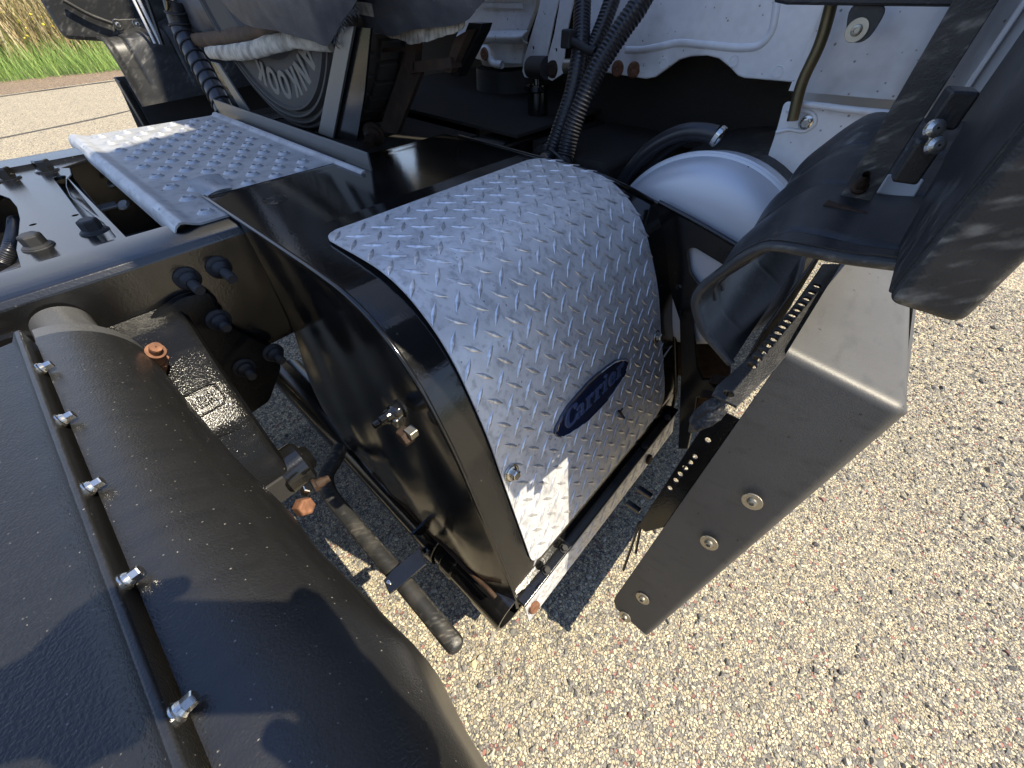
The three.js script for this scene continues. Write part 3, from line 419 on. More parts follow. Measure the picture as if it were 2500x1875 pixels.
// ---- spring hanger casting and its studs on the rail
{
  const flange = [[-.13, .90], [-.06, .884], [-.01, .90], [.05, .917], [.09, .91], [.10, .895], [.083, .846], [.106, .80], [.145, .735], [.135, .685], [.075, .615], [-.05, .60], [-.14, .66]];
  const cast = P('spring_hanger', crease(ext('z', roundPoly(flange, .012), -.862, -.842, { bevel: .004 }), 40), M.cast, 'lumpy black painted spring hanger casting bolted to the rail');
  const hx = (z) => mix(.045, .012, sat((z + .86) / .35));
  const top = [[-.86, .905], [-.82, .893], [-.76, .865], [-.70, .822], [-.65, .772], [-.61, .715], [-.585, .66]], low = [[-.60, .56], [-.66, .52], [-.74, .52], [-.86, .56]];
  const sect = []; const path = top; path.forEach(([z, y], i) => { const x1 = hx(z), k = i / (path.length - 1), thk = mix(.22, .10, k); const a = path[Math.max(0, i - 1)], b = path[Math.min(path.length - 1, i + 1)], l = Math.hypot(b[0] - a[0], b[1] - a[1]), n = V(0, (b[0] - a[0]) / l, -(b[1] - a[1]) / l); if (n.y < 0) n.negate(); const r = .018, ring = []; const x0 = -.16;
    const pr = [[x0, 0], [x1 - r, 0], [x1 - r * .3, -r * .3], [x1, -r], [x1, -thk], [x0, -thk]]; pr.forEach(([x, d]) => ring.push(V(x, y, z).addScaledVector(n, d))); sect.push(ring); });
  const smooth = []; for (let i = 0; i <= 36; i++) { const t = i / 36 * (sect.length - 1), a = Math.min(sect.length - 2, Math.floor(t)), k = t - a; smooth.push(sect[a].map((p, j) => p.clone().lerp(sect[a + 1][j], k * k * (3 - 2 * k) * .5 + k * .5))); }
  part(cast, 'hanger_body', crease(join(loft(smooth)), 30), M.cast);
  for (const [x, y, l] of [[.077, .936, .062], [.131, .936, .066]]) part(cast, 'stud', stud(V(x, y, -.862), V(0, 0, 1), .0095, l), M.rubber);
  for (const [x, y, l] of [[.080, .852, .06], [.070, .731, .062], [.1345, .732, .062]]) part(cast, 'stud', stud(V(x, y, -.842), V(0, 0, 1), .0098, l - .018), M.rubber);
  // raised maker's lettering in a rounded panel on the casting
  const font = globalThis.__font2 = await new FontLoader().loadAsync('fonts/droid/droid_sans_bold.typeface.json');
  const g = new TextGeometry('FREIGHTLINER', { font, size: .0135, depth: .0016, curveSegments: 4, bevelEnabled: true, bevelSize: .0006, bevelThickness: .0008, bevelSegments: 1 }); g.computeBoundingBox(); const wd = g.boundingBox.max.x;
  const surf = (x, d) => { let z = -.86 + d, i = 0; while (i < path.length - 2 && path[i + 1][0] < z) i++; const k = (z - path[i][0]) / (path[i + 1][0] - path[i][0]); return V(x, mix(path[i][1], path[i + 1][1], k) + .0005, z); };
  const put = (p, h = 0) => { const q = surf(p.x, p.y); q.y += h * .8; q.z += h * .5; return q; };
  const bake = (gg, f) => { const p = gg.attributes.position; for (let i = 0; i < p.count; i++) { const q = f(p.getX(i), p.getY(i), p.getZ(i)); p.setXYZ(i, q.x, q.y, q.z); } gg.computeVertexNormals(); return gg; };
  const X1 = -.004, D0 = .176; part(cast, 'lettering', bake(g, (x, y, z) => put(V(X1 - (wd - x) * .95 + y * .15, D0 - y + (wd - x) * .05), z)), M.cast);
  const ringPts = roundPoly([[X1 + .012, D0 - .022], [X1 + .012, D0 + .008], [X1 - .15, D0 + .012], [X1 - .15, D0 - .018]], .014, 6).map(([x, d]) => put(V(x, d), .001)); part(cast, 'raised_border', tube(ringPts, .0016, 120, 6, true), M.cast);
  part(cast, 'cast_mark', bake(new THREE.BoxGeometry(.035, .012, .006, 8, 3, 1), (x, y, z) => put(V(-.022 + x, D0 + .035 - y + x * .1), z)), M.cast);
  // spring eye, pin and rusty bolts at the foot of the casting
  const e = V(.022, .625, -.62); part(cast, 'spring_eye', [lathe([[.02, 0], [.042, 0], [.046, .006], [.046, .05], [.042, .056], [.02, .056]], e.clone().add(V(-.028, 0, 0)), V(1, 0, 0), 30), lathe([[.0001, 0], [.026, 0], [.028, .006], [.02, .014], [.0001, .016]], e.clone().add(V(.028, 0, 0)), V(1, 0, 0), 26)], M.gloss);
  const rb = onY(...R4(315, 790), .66); part(cast, 'bolt', hexBolt(V(rb.x, .655, rb.z), V(.35, .5, .8), .0165, .022), M.rust, 'rusty hexagon bolt head below the spring hanger');
  part(cast, 'bolt', hexBolt(onY(...R4(345, 712), .655), V(.6, .8, .3), .0105, .014), M.zinc);
  part(cast, 'bolt', stud(onY(...R4(395, 680), .63), V(1, 0, .2), .006, .03), M.rustDark);
  // rusty fitting standing up beside the fender
  const f0 = onY(...Te(1190, 1440), .855), f1 = onY(...Te(1205, 1225), .935); const d = f1.clone().sub(f0); part(cast, 'grease_fitting', [cyl(f0, f0.clone().lerp(f1, .45), .019, .018, 6), cyl(f0.clone().lerp(f1, .4), f0.clone().lerp(f1, .75), .0135, .013, 18), lathe([[.001, .014], [.008, .014], [.0085, .010], [.0075, .008], [.0085, .006], [.0075, .004], [.0085, .002], [.0085, 0]], f0.clone().lerp(f1, .75), d, 16), lathe([[.001, 0], [.026, 0], [.026, .003], [.001, .004]], f0, d, 20)], M.rust, 'rusty bolt and nut standing between casting and fender');
}
// ---- fender over the rear wheel
{
  const zi = -.742, zo = .03, XS = -.128;
  const front = []; for (let i = 0; i <= 14; i++) { const a = Math.PI / 2 * (1 - i / 14); front.push([XS + .006 + .10 * Math.cos(a), .876 + .100 * Math.sin(a)]); } front.push([-.022, .80], [-.022, .70], [-.026, .6], [-.032, .48], [-.036, .38]);
  const fc = new THREE.CatmullRomCurve3(front.map(([x, y]) => V(x, y, 0)));
  const dent = (z, v) => { const b = Math.exp(-(((z + .36) / .06) ** 2)) * Math.exp(-(((v - .30) / .10) ** 2)) * .007, w = .005 * Math.sin((z + .35) * 26 + v * 5) * sat((v - .55) * 3) * sat((z + .5) * 3), l = .004 * Math.exp(-(((z + .2 + v * .1) / .05) ** 2)) * sat((v - .2) * 4); return b + w + l; };
  const skew = (z) => lerpTab([[-.80, -.030], [-.6, -.024], [-.45, -.016], [-.3, -.006], [-.2, .006], [-.13, .014], [-.06, .0], [.05, -.012]], z)[0];
  const fen = P('fender', shell(70, 70, (u, v) => { const p = fc.getPointAt(v), t = fc.getTangentAt(v), z = mix(zi, zo, u); return V(p.x - t.y * dent(z, v) + skew(z) * sat(v * 3.2), p.y + t.x * dent(z, v), z); }, -.006), M.poly, 'black plastic fender drop in front of the rear wheel');
  const topP = [[XS - .004, .996], [XS - .012, .985], [XS - .03, .983], [XS - .1, .99], [XS - .25, 1.02], [XS - .45, 1.04], [XS - .65, 1.03], [XS - .85, .95], [XS - .98, .82], [XS - 1.04, .66]];
  const tc = new THREE.CatmullRomCurve3(topP.map(([x, y]) => V(x, y, 0)));
  part(fen, 'top_panel', shell(80, 30, (u, v) => { const p = tc.getPointAt(u); return V(p.x, p.y, mix(zi - .005, zo, v)); }, .006), M.polyRough, 'grainy black top panel of the fender');
  part(fen, 'seam_flange', [rbox(XS - .004, XS + .003, .955, .999, zi, zo, .003)], M.poly);
  for (const z of [-.643, -.525, -.406, -.288, -.172, -.052]) part(fen, 'bolt', hexBolt(V(XS + .003, .990, z), V(1, .08, 0), .0051, .0074, { washer: .0073, flange: .0063, turn: .52 }), M.zinc);
  // end band and the mounting tube that carries the fender
  const ring = (r, z) => Array.from({ length: 25 }, (_, i) => { const a = Math.PI * (1.05 - i / 24 * 1.25); return V(-.095 + r * Math.cos(a), .895 + r * Math.sin(a), z); });
  part(fen, 'end_band', shell(30, 6, (u, w) => { const v = u * .36, p = fc.getPointAt(v), t = fc.getTangentAt(v), z = mix(zi - .030, zi + .010, w); return V(p.x - t.y * .004 + skew(z) * sat(v * 3.2), p.y + t.x * .004, z); }, -.006), M.collar, 'pale grey collar round the inner end of the fender');
  part(fen, 'mount_cone', lathe([[.058, 0], [.054, .02], [.042, .05], [.036, .075], [.035, .11]], V(-.104, .912, -.752), V(0, .2, -1), 32), M.collar, 'painted black mount tube between fender and rail');
  part(fen, 'mount_pad', lathe([[.001, .012], [.046, .012], [.05, .006], [.05, 0]], V(-.165, .90, -.865), V(0, 0, 1), 26), M.cast);
  part(fen, 'end_cap', grid(30, 6, (u, v) => { const a = Math.PI * (.9 - u * 1.0); return V(-.122 + .075 * (1 - v) * Math.cos(a), .876 + .096 * (1 - v) * Math.sin(a), zi + .02); }), M.poly);
}
// ---- wheels that carry the truck (behind the fenders and under the cab)
for (const [x, zs] of [[-.62, [-.17, -.50, -2.1, -2.43]], [4.2, [-.30, -2.30]]]) for (const z of zs) {
  const w = P('wheel', lathe([[.28, -.11], [.40, -.125], [.46, -.12], [.497, -.10], [.5, -.05], [.5, .05], [.497, .10], [.46, .12], [.40, .125], [.28, .11]], V(x, .5, z), V(0, 0, 1), 48), M.tyre); part(w, 'rim', lathe([[.001, .02], [.1, .02], [.16, -.02], [.26, -.03], [.285, .1], [.285, -.1], [.2, -.06], [.001, -.05]], V(x, .5, z), V(0, 0, 1), 36), M.zincDull);
}
P('axle', [cyl(V(-.62, .5, -2.4), V(-.62, .5, -.2), .08), cyl(V(4.2, .5, -2.3), V(4.2, .5, -.3), .05)], M.dark);
P('spring_pack', [rbox(-1.2, .0, .60, .66, -.66, -.58), rbox(-1.2, .1, .60, .66, -2.02, -1.94), rbox(3.6, 4.8, .55, .62, -.72, -.64), rbox(3.6, 4.8, .55, .62, -1.96, -1.88), rbox(-.66, -.56, .5, .62, -.68, -.56), rbox(-.66, -.56, .5, .62, -2.04, -1.92), rbox(-1.22, -1.1, .6, .8, -.87, -.6), rbox(3.55, 3.65, .55, .8, -.87, -.66), rbox(3.3, 3.65, .74, .8, -.87, -.86), rbox(3.3, 4.9, .8, 1.0, -.94, -.86), rbox(3.3, 4.9, .8, 1.0, -1.74, -1.66)], M.dark);

// ---- tyre rack behind the deck
{
  const rack = P('tyre_rack', ext('x', [[-1.84, .985], [-1.84, 1.036], [-.922, 1.038], [-.922, .985]].map((q) => q), .528, .533, { bevel: .001 }), M.steelGrey, 'grey steel tyre rack sill behind the deck plate');
  part(rack, 'sill_floor', rbox(.533, .95, .985, .990, -1.84, -.99), M.cavityShade);
  const post = (px, x, m, th) => part(rack, 'post', ext('x', px.map(([a, b]) => { const q = onX(...Rb(a, b), x); return [q.z, q.y]; }), x, x + th, { bevel: .0008 }), m);
  post([[1125, 170], [1222, 170], [1085, 890], [992, 855]], .556, M.steelGrey, .006);
  post([[1222, 170], [1330, 180], [1290, 600], [1240, 905], [1085, 890]], .566, M.glossWorn, .005);  // shaded side of the post, its shadow put in as black
  post([[318, 400], [350, 410], [545, 712], [490, 700]], .556, M.steelGrey, .006);
  post([[300, 395], [318, 400], [490, 700], [440, 680]], .57, M.glossWorn, .004);
  post([[1545, 350], [1650, 470], [1500, 860], [1380, 850]], .70, M.rustDark, .012);
  post([[1560, 270], [1620, 280], [1605, 470], [1575, 480], [1545, 420]], .69, M.rustDark, .02);
  post([[1600, 395], [1840, 370], [1850, 440], [1600, 470]], .69, M.rustDark, .03);
  post([[1870, 240], [1960, 190], [1840, 470], [1800, 460]], .70, M.rustDark, .02);
  post([[1960, 145], [2045, 150], [2030, 200], [1880, 500], [1830, 470]], .72, M.glossWorn, .03);
  const b = onX(...Rb(1350, 860), .66); part(rack, 'bolt', stud(b, V(-.7, -.2, .5), .013, .055), M.rustDark);
  post([[1230, 325], [1560, 300], [1570, 330], [1240, 345]], .70, M.rustDark, .01);
}
// spiral wrapped hose at the far end of the rack
{
  const pts = [Rb(60, 0), Rb(110, 180), Rb(190, 340), Rb(290, 520), Rb(370, 660), Rb(400, 740)].map(([a, b], i) => onX(a, b, .60 - .01 * i));
  const h = P('wrapped_hose', tube(pts, .030, 80, 18), M.hose, 'black hose wound in spiral wrap beside the spare tyre');
  const c = new THREE.CatmullRomCurve3(pts), n = 300, f = c.computeFrenetFrames(n, false), sp = []; for (let i = 0; i <= n; i++) { const a = i / n * 6.28319 * 11; sp.push(c.getPointAt(i / n).addScaledVector(f.normals[i], .031 * Math.cos(a)).addScaledVector(f.binormals[i], .031 * Math.sin(a))); }
  part(h, 'spiral_wrap', tube(sp, .0035, 600, 6), M.rubber);
  P('cable', tube([Rb(20, 0), Rb(40, 150), Rb(150, 370), Rb(260, 560), Rb(350, 700)].map(([a, b]) => onX(a, b, .57)), .004, 60, 8), M.brass);
}
// ---- cab: rear wall panels, braces, pipes; body and roof above the picture
{
  const XW = 1.25, pl = (T, pts, x) => pts.map(([a, b]) => { const q = onX(...T(a, b), x); return [q.z, q.y]; });
  const cab = P('cab', [ext('x', [[.03, 1.30], [.03, 3.3], [-2.63, 3.3], [-2.63, 1.30]], XW + .03, 3.6), ext('z', [[XW + .03, 3.3], [XW + .03, 3.72], [2.2, 3.66], [3.4, 3.3]], -2.5, -.1)], M.white, 'white truck cab rising behind the tyre rack');
  // lower rear panel with its scalloped bottom edge
  const low = [[960, 500], [1180, 533], [1240, 522], [1300, 480], [1400, 405], [1480, 382], [1590, 376], [1670, 395], [1740, 450], [1800, 512], [1840, 527], [2160, 555], [2185, 545], [2212, 480]];
  const z0 = onX(...Rc(700, 480), XW).z, edge = pl(Rc, low, XW);
  part(cab, 'rear_panel', ext('x', [[z0, 1.6], [z0, onX(...Rc(640, 440), XW).y], ...edge, [edge[edge.length - 1][0] + .01, 1.6]], XW, XW + .012, { bevel: .003 }), M.white, 'white sheet metal cab panel with a scalloped lower edge');
  const ridge = [[1050, 335], [1160, 335], [1300, 310], [1400, 290], [1600, 303], [1850, 322], [1960, 300], [2030, 220], [2060, 100], [2075, -20]].map((q) => onX(...Rc(...q), XW + .007));
  part(cab, 'pressed_ridge', tube(ridge, .011, 80, 10), M.white);
  for (const [a, b] of [[990, 463], [1098, 472]]) part(cab, 'bolt', lathe([[.001, .004], [.016, .004], [.019, .002], [.019, 0]], onX(...Rc(a, b), XW), V(-1, 0, 0), 22), M.rust, 'rusty round bolt head on the white cab panel');
  for (const [a, b] of [[1775, 412], [2072, 483], [1165, 455], [1300, 430]]) part(cab, 'spot_weld', lathe([[.0115, 0], [.012, .0012], [.0105, .0018], [.009, .0008], [.001, .0008]], onX(...Rc(a, b), XW), V(-1, 0, 0), 20), M.white);
  // inner left wall with step and hook
  const il = pl(Rc, [[-90, -20], [-90, 330], [40, 400], [150, 425], [340, 432], [360, 250], [430, 60], [445, -20]], 1.32);
  part(cab, 'rear_panel', ext('x', il, 1.32, 1.34, { bevel: .002 }), M.white, 'white cab wall behind the torn cover');
  part(cab, 'pressed_step', shell(12, 4, (u, v) => { const q = onX(...Rc(mix(-60, 385, u), mix(215, 285, v)), 1.315); q.x -= .03 * Math.sin(Math.PI * v); return q; }, .004), M.white);
  part(cab, 'pressed_ridge', ext('x', pl(Rc, [[80, 18], [350, 22], [345, 62], [80, 55]], 1.312), 1.311, 1.32, { bevel: .003 }), M.white);
  part(cab, 'hook', [tube([[75, 340], [95, 325], [115, 345], [125, 390], [150, 425], [210, 438]].map((q) => onX(...Rc(...q), 1.29)), .012, 30, 8), lathe([[.001, .003], [.02, .003], [.022, 0]], onX(...Rc(92, 365), 1.285), V(-1, 0, 0), 18)], M.white);
  part(cab, 'rusty_bush', lathe([[.001, .006], [.016, .006], [.019, 0]], onX(...Rc(92, 365), 1.278), V(-1, 0, 0), 18), M.rust);
  // twin-plate brace with its rubber bush
  const brace = part(cab, 'brace', ext('x', pl(Rc, [[470, -20], [600, -20], [590, 0], [560, 130], [520, 330], [500, 440], [395, 530], [360, 520], [345, 480], [365, 370], [410, 220], [455, 60]], 1.20), 1.20, 1.206, { bevel: .001, holes: [pl(Rc, circlePts(418, 323, 8, 12, 14), 1.20)] }), M.white, 'white two-plate brace hanging from the cab');
  part(cab, 'brace', ext('x', pl(Rc, [[600, -20], [695, -20], [640, 240], [615, 500], [545, 546], [515, 530], [495, 480], [515, 400], [560, 230], [590, 60]], 1.165), 1.165, 1.171, { bevel: .001, holes: [pl(Rc, circlePts(573, 337, 8, 12, 14), 1.165)] }), M.white);
  const b0 = onX(...Rc(410, 455), 1.20), b1 = onX(...Rc(520, 460), 1.165); part(cab, 'bush', [cyl(b0, b1, .028, .028, 24)], M.rubber); part(cab, 'bolt', hexBolt(onX(...Rc(552, 468), 1.164), V(-1, 0, .25), .016, .008, { flange: .021 }), M.rustDark);
  P('cab_strut', [cyl(onX(...Rc(440, 500), 1.19), onX(...Rc(445, 620), 1.19), .012), cyl(onX(...Rc(450, 570), 1.19), onX(...Rc(450, 960), 1.19), .032, .034, 22), lathe([[.001, 0], [.04, 0], [.04, .012], [.03, .02]], onX(...Rc(445, 575), 1.19), V(0, -1, 0), 22)], M.gloss, 'black gas strut below the white brace');
  P('cab_spring', lathe([[.001, 0], [.105, 0], [.112, .02], [.118, .18], [.115, .30], [.001, .31]], onX(...Rc(235, 880), 1.45).setY(.78), V(0, 1, 0), 36), M.rubber, 'dull black rubber air spring under the cab');
  part(cab, 'spring_cap', lathe([[.001, 0], [.09, 0], [.1, .02], [.08, .045], [.001, .05]], V(1.45, 1.09, onX(...Rc(235, 880), 1.45).z), V(0, 1, 0), 30), M.whiteDull);
  // outer corner: rounded corner panel, lower lobe, brass drain tube
  const cw = pl(Td, [[300, -30], [415, 640], [390, 660], [320, 900], [335, 940], [480, 800], [1250, 870], [1750, 900], [1900, -30]], 1.17);
  part(cab, 'corner_panel', shell(24, 10, (u, v) => { const a = onX(...Td(mix(395, 1750, u), mix(650, 850, u * .6 + .25)), 1.17), x = 1.17 + .09 * Math.max(0, u - .55) ** 2 * 6; return V(x, mix(a.y - .0, 1.62, v), a.z); }, .01), M.white, 'white rounded corner panel of the cab');
  part(cab, 'corner_lobe', ext('x', roundPoly(pl(Td, [[330, 900], [360, 780], [490, 795], [900, 850], [1240, 880], [1200, 905], [1000, 930], [880, 1010], [700, 1180], [590, 1290], [480, 1440], [400, 1590], [330, 1640], [240, 1480], [205, 1290], [290, 1040]], 1.15), .012, 4), 1.15, 1.158, { bevel: .002 }), M.white, 'white lobe-shaped closing plate with a bolt');
  part(cab, 'pressed_ridge', tube([[300, 1020], [400, 1000], [520, 1010], [600, 950], [590, 890], [540, 860], [380, 850]].map((q) => onX(...Td(...q), 1.149)), .004, 60, 8), M.white);
  part(cab, 'bolt', hexBolt(onX(...Td(535, 945), 1.149), V(-1, 0, 0), .0085, .007, { washer: .0145, flange: .012 }), M.zinc);
  part(cab, 'drain_tube', tube([[740, -20], [640, 330], [500, 640], [425, 930]].map((q) => onX(...Td(...q), 1.12)), .0105, 40, 14), M.brass, 'dull olive brass drain tube down the cab corner');
  part(cab, 'flange_lip', tube([[490, 800], [700, 825], [900, 850], [1230, 880]].map((q) => onX(...Td(...q), 1.14)), .006, 30, 8), M.white);
  // black beam across the top with a washer bracket
  P('mirror_bracket', [ext('x', pl(Td, [[300, -40], [310, 15], [400, 35], [1690, 52], [1730, -40]], 1.08), 1.06, 1.09, { bevel: .004 }), ext('x', roundPoly(pl(Td, [[865, 20], [1180, 30], [1040, 270], [960, 330], [880, 330], [830, 280]], 1.07), .02, 5), 1.07, 1.076, { bevel: .001 })], M.plastic, 'black bracket tab with one large washer on the cab');
  const ws = truck.children[truck.children.length - 1]; part(ws, 'washer', washerScrew(onX(...Td(922, 232), 1.0695), V(-1, 0, 0), .0165), M.zincDull); part(ws, 'washer', washerScrew(onX(...Td(1840, -35), 1.03), V(-1, 0, 0), .018), M.zincDull);
  // driveline and engine boxes, added to keep the space under the cab dark
  P('engine', [rbox(1.75, 3.2, .42, 1.24, -1.68, -.92, .04), rbox(1.45, 1.8, .5, .95, -1.55, -1.05, .05), rbox(1.9, 2.0, .35, 1.28, -2.5, -.15), cyl(V(-.62, .5, -1.3), V(1.5, .72, -1.3), .055), rbox(1.40, 1.42, .95, 1.2, -1.0, -.2), rbox(1.05, 1.95, .35, .98, -.855, -.82)], M.cavityShade);
  P('frame_dark_cover', [rbox(1.0, 1.9, .88, .98, -.82, -.56, .02), rbox(.96, 1.9, 1.002, 1.012, -1.84, -.84)], M.cavityShade);  // upper sheet added over the rail so the shaded gap stays black
  part(cab, 'corner_panel', ext('x', [[-.25, 1.06], [-.25, 1.35], [.06, 1.35], [.06, 1.06]], 1.25, 1.262), M.whiteDull); part(cab, 'corner_trim', rbox(1.235, 1.262, 1.07, 1.40, .027, .036, .003), M.white, 'thin white trim strip down the cab corner');
}
// corrugated conduits rising from behind the step box to the cab
{
  const mk = (px, xs, r) => px.map(([a, b], i) => onX(...Tc(a, b), mix(xs[0], xs[1], i / (px.length - 1))));
  P('conduit', corrugated(mk([[545, 1290], [560, 1230], [620, 1000], [715, 760], [805, 550], [905, 380], [1010, 220], [1110, 80], [1190, -60]], [.95, 1.12]), .0225, .0085), M.hose, 'black ribbed conduit, thickest of the three beside the cab');
  P('conduit', corrugated(mk([[400, 1260], [450, 1190], [545, 940], [620, 720], [665, 500], [690, 320], [697, 150], [705, -60]], [.95, 1.13]), .020, .0085), M.hose, 'black ribbed conduit rising straight up in front of the brace');
  P('conduit', corrugated(mk([[560, 1000], [650, 700], [715, 480], [800, 330], [880, 140], [950, -60]], [1.03, 1.15]), .0185, .0075), M.hose, 'black ribbed conduit tied between two thicker ones');
  const tie = P('cable_tie', tube([[420, 1135], [470, 1165], [545, 1235], [570, 1275]].map((q) => onX(...Tc(...q), .915)), .0035, 24, 6), M.plastic, 'black cable tie round the foot of the conduits');
  part(tie, 'tie_head', rbox(-.007, .007, -.007, .007, -.006, .006, .002).applyMatrix4(new THREE.Matrix4().setPosition(onX(...Tc(425, 1135), .912))), M.plastic);
  const t2 = P('cable_tie', tube([[580, 300], [650, 335], [740, 385], [800, 400]].map((q) => onX(...Tc(...q), 1.05)), .009, 24, 8), M.rubber, 'black rubber tie bar across the three conduits'); part(t2, 'tie_head', rbox(-.014, .014, -.018, .018, -.014, .014, .004).applyMatrix4(new THREE.Matrix4().setPosition(onX(...Tc(592, 300), 1.05))), M.rubber);
  P('hose_clip', tube([[570, 512], [610, 512], [672, 508]].map((q) => onX(...Tc(...q), 1.14)), .017, 16, 12), M.zincDull, 'short pale metal sleeve beside the conduits');
  P('fuel_hose', tube([[1010, 1400], [1090, 1290], [1200, 1170], [1330, 1080], [1480, 1020], [1620, 1015], [1740, 1040]].map((q) => onX(...Tc(...q), 1.06)), .018, 60, 14), M.hose, 'black rubber hose with a bright clip above the tank');
  const hc = onX(...Tc(1735, 1040), 1.058), hd = V(0, -.35, .9); part(truck.children[truck.children.length - 1], 'clip', lathe([[.0195, 0], [.0215, .001], [.0215, .010], [.0195, .011]], hc, hd, 26), M.zinc);
  P('fuel_hose', tube([[1060, 1420], [1230, 1260], [1400, 1120], [1560, 1050], [1700, 1065]].map((q) => onX(...Tc(...q), 1.10)), .013, 50, 12), M.hose, 'thin black hose running below the clipped one');
}
// ---- silver tank with its rolled rim
{
  const c = V(.985, .792, -.290), R = .252;
  const tank = P('fuel_tank', lathe([[.0001, -.012], [.09, -.0115], [.17, -.010], [.205, -.004], [.222, .004], [.234, .016], [.242, .032], [.246, .046],[.247,.052], [.2525, .054], [.2525, .066], [.246, .07], [.246, 1.1], [.0001, 1.1]], c, V(1, 0, 0), 96), M.silver, 'silver round fuel tank with a domed end');
  part(tank, 'rim', lathe([[.2525, .056], [.2565, .058], [.2565, .064], [.2525, .066]], c, V(1, 0, 0), 96), M.silver);
  const lp = V(1.06, .792 + .249 * Math.cos(.52), -.290 + .249 * Math.sin(.52));
  const cv = document.createElement('canvas'); cv.width = 128; cv.height = 48; const cx = cv.getContext('2d'); cx.fillStyle = '#6e6a60'; cx.fillRect(0, 0, 128, 48); cx.fillStyle = '#15140f'; cx.font = 'bold 40px serif'; cx.textAlign = 'center'; cx.fillText('not', 64, 36);
  const ct = new THREE.CanvasTexture(cv); ct.colorSpace = THREE.SRGBColorSpace; const lab = new THREE.Mesh(new THREE.PlaneGeometry(.05, .019), std({ map: ct, roughness: .6 })); lab.name = 'sticker'; const n = V(0, Math.cos(.52), Math.sin(.52));
  const a = onX(...tile(1700, 350, .11302)(720, 450), 1.04), bq = onX(...tile(1700, 350, .11302)(1010, 560), 1.03), xd = bq.clone().sub(a).normalize(), nd = V(-.55, .8, .2), yd = nd.clone().cross(xd).normalize(); nd.copy(xd).cross(yd); lab.applyMatrix4(new THREE.Matrix4().makeBasis(xd, yd, nd).setPosition(a.clone().lerp(bq, .5).addScaledVector(nd, .002))); lab.receiveShadow = true; tank.add(lab);
  part(tank, 'mud_patch', lathe([[.2465, .12], [.2485, .14], [.2485, .4], [.2465, .42]], c, V(1, 0, 0), 60), M.gunge);
}
// ---- black tank bracket with rounded openings
{
  const pl = (pts, x) => pts.map(([a, b]) => { const q = onX(...R3(a, b), x); return [q.z, q.y]; });
  const X = .955;
  const out = [[380, -60], [480, -10], [760, 140], [1090, 330], [1200, 420], [1050, 480], [900, 640], [860, 650], [740, 720], [735, 900], [760, 1200], [800, 1290], [980, 1290], [960, 1420], [760, 1420], [720, 1659], [690, 1800], [620, 1800], [640, 1250], [630, 850], [560, 640], [500, 520], [470, 250], [400, 80]];
  const hole = roundPoly([[688, 330], [735, 312], [1010, 480], [900, 640], [770, 585], [705, 490]], 40, 5);
  const br = P('tank_bracket', ext('x', pl(out, X), X, X + .010, { bevel: .002, holes: [pl(hole, X), pl(circlePts(627, 605, 15, 14), X)] }), M.glossWorn, 'black steel tank bracket with a rounded triangular opening');
  part(br, 'bracket_lip', tube([[480, -20], [760, 128], [1090, 320]].map((q) => onX(...R3(...q), X - .004)), .006, 30, 8), M.glossWorn);
  P('mud_guard', [ext('x', pl([[560, 900], [720, 860], [1000, 1150], [1000, 1350], [600, 1250]], 1.12), 1.12, 1.13), ext('x', pl([[690, 1250], [1010, 1280], [930, 1480], [800, 1659], [690, 1659]], 1.03), 1.03, 1.036)], M.mud, 'muddy brown guard plate below the tank');
  for (const [x, y] of [[920, 1290], [850, 1400]]) part(br, 'bracket_foot', orient(rbox(-.02, .02, -.012, .012, -.008, .008, .003), onX(...R3(x, y), .93), V(-.6, .6, .3)), M.rustDark);
  for (const [x, y] of [[785, 1490], [745, 1640], [640, 790]]) part(br, 'rivet', lathe([[.001, .005], [.006, .004], [.008, 0]], onX(...R3(x, y), X - .001), V(-1, 0, 0), 12), M.glossWorn);
}
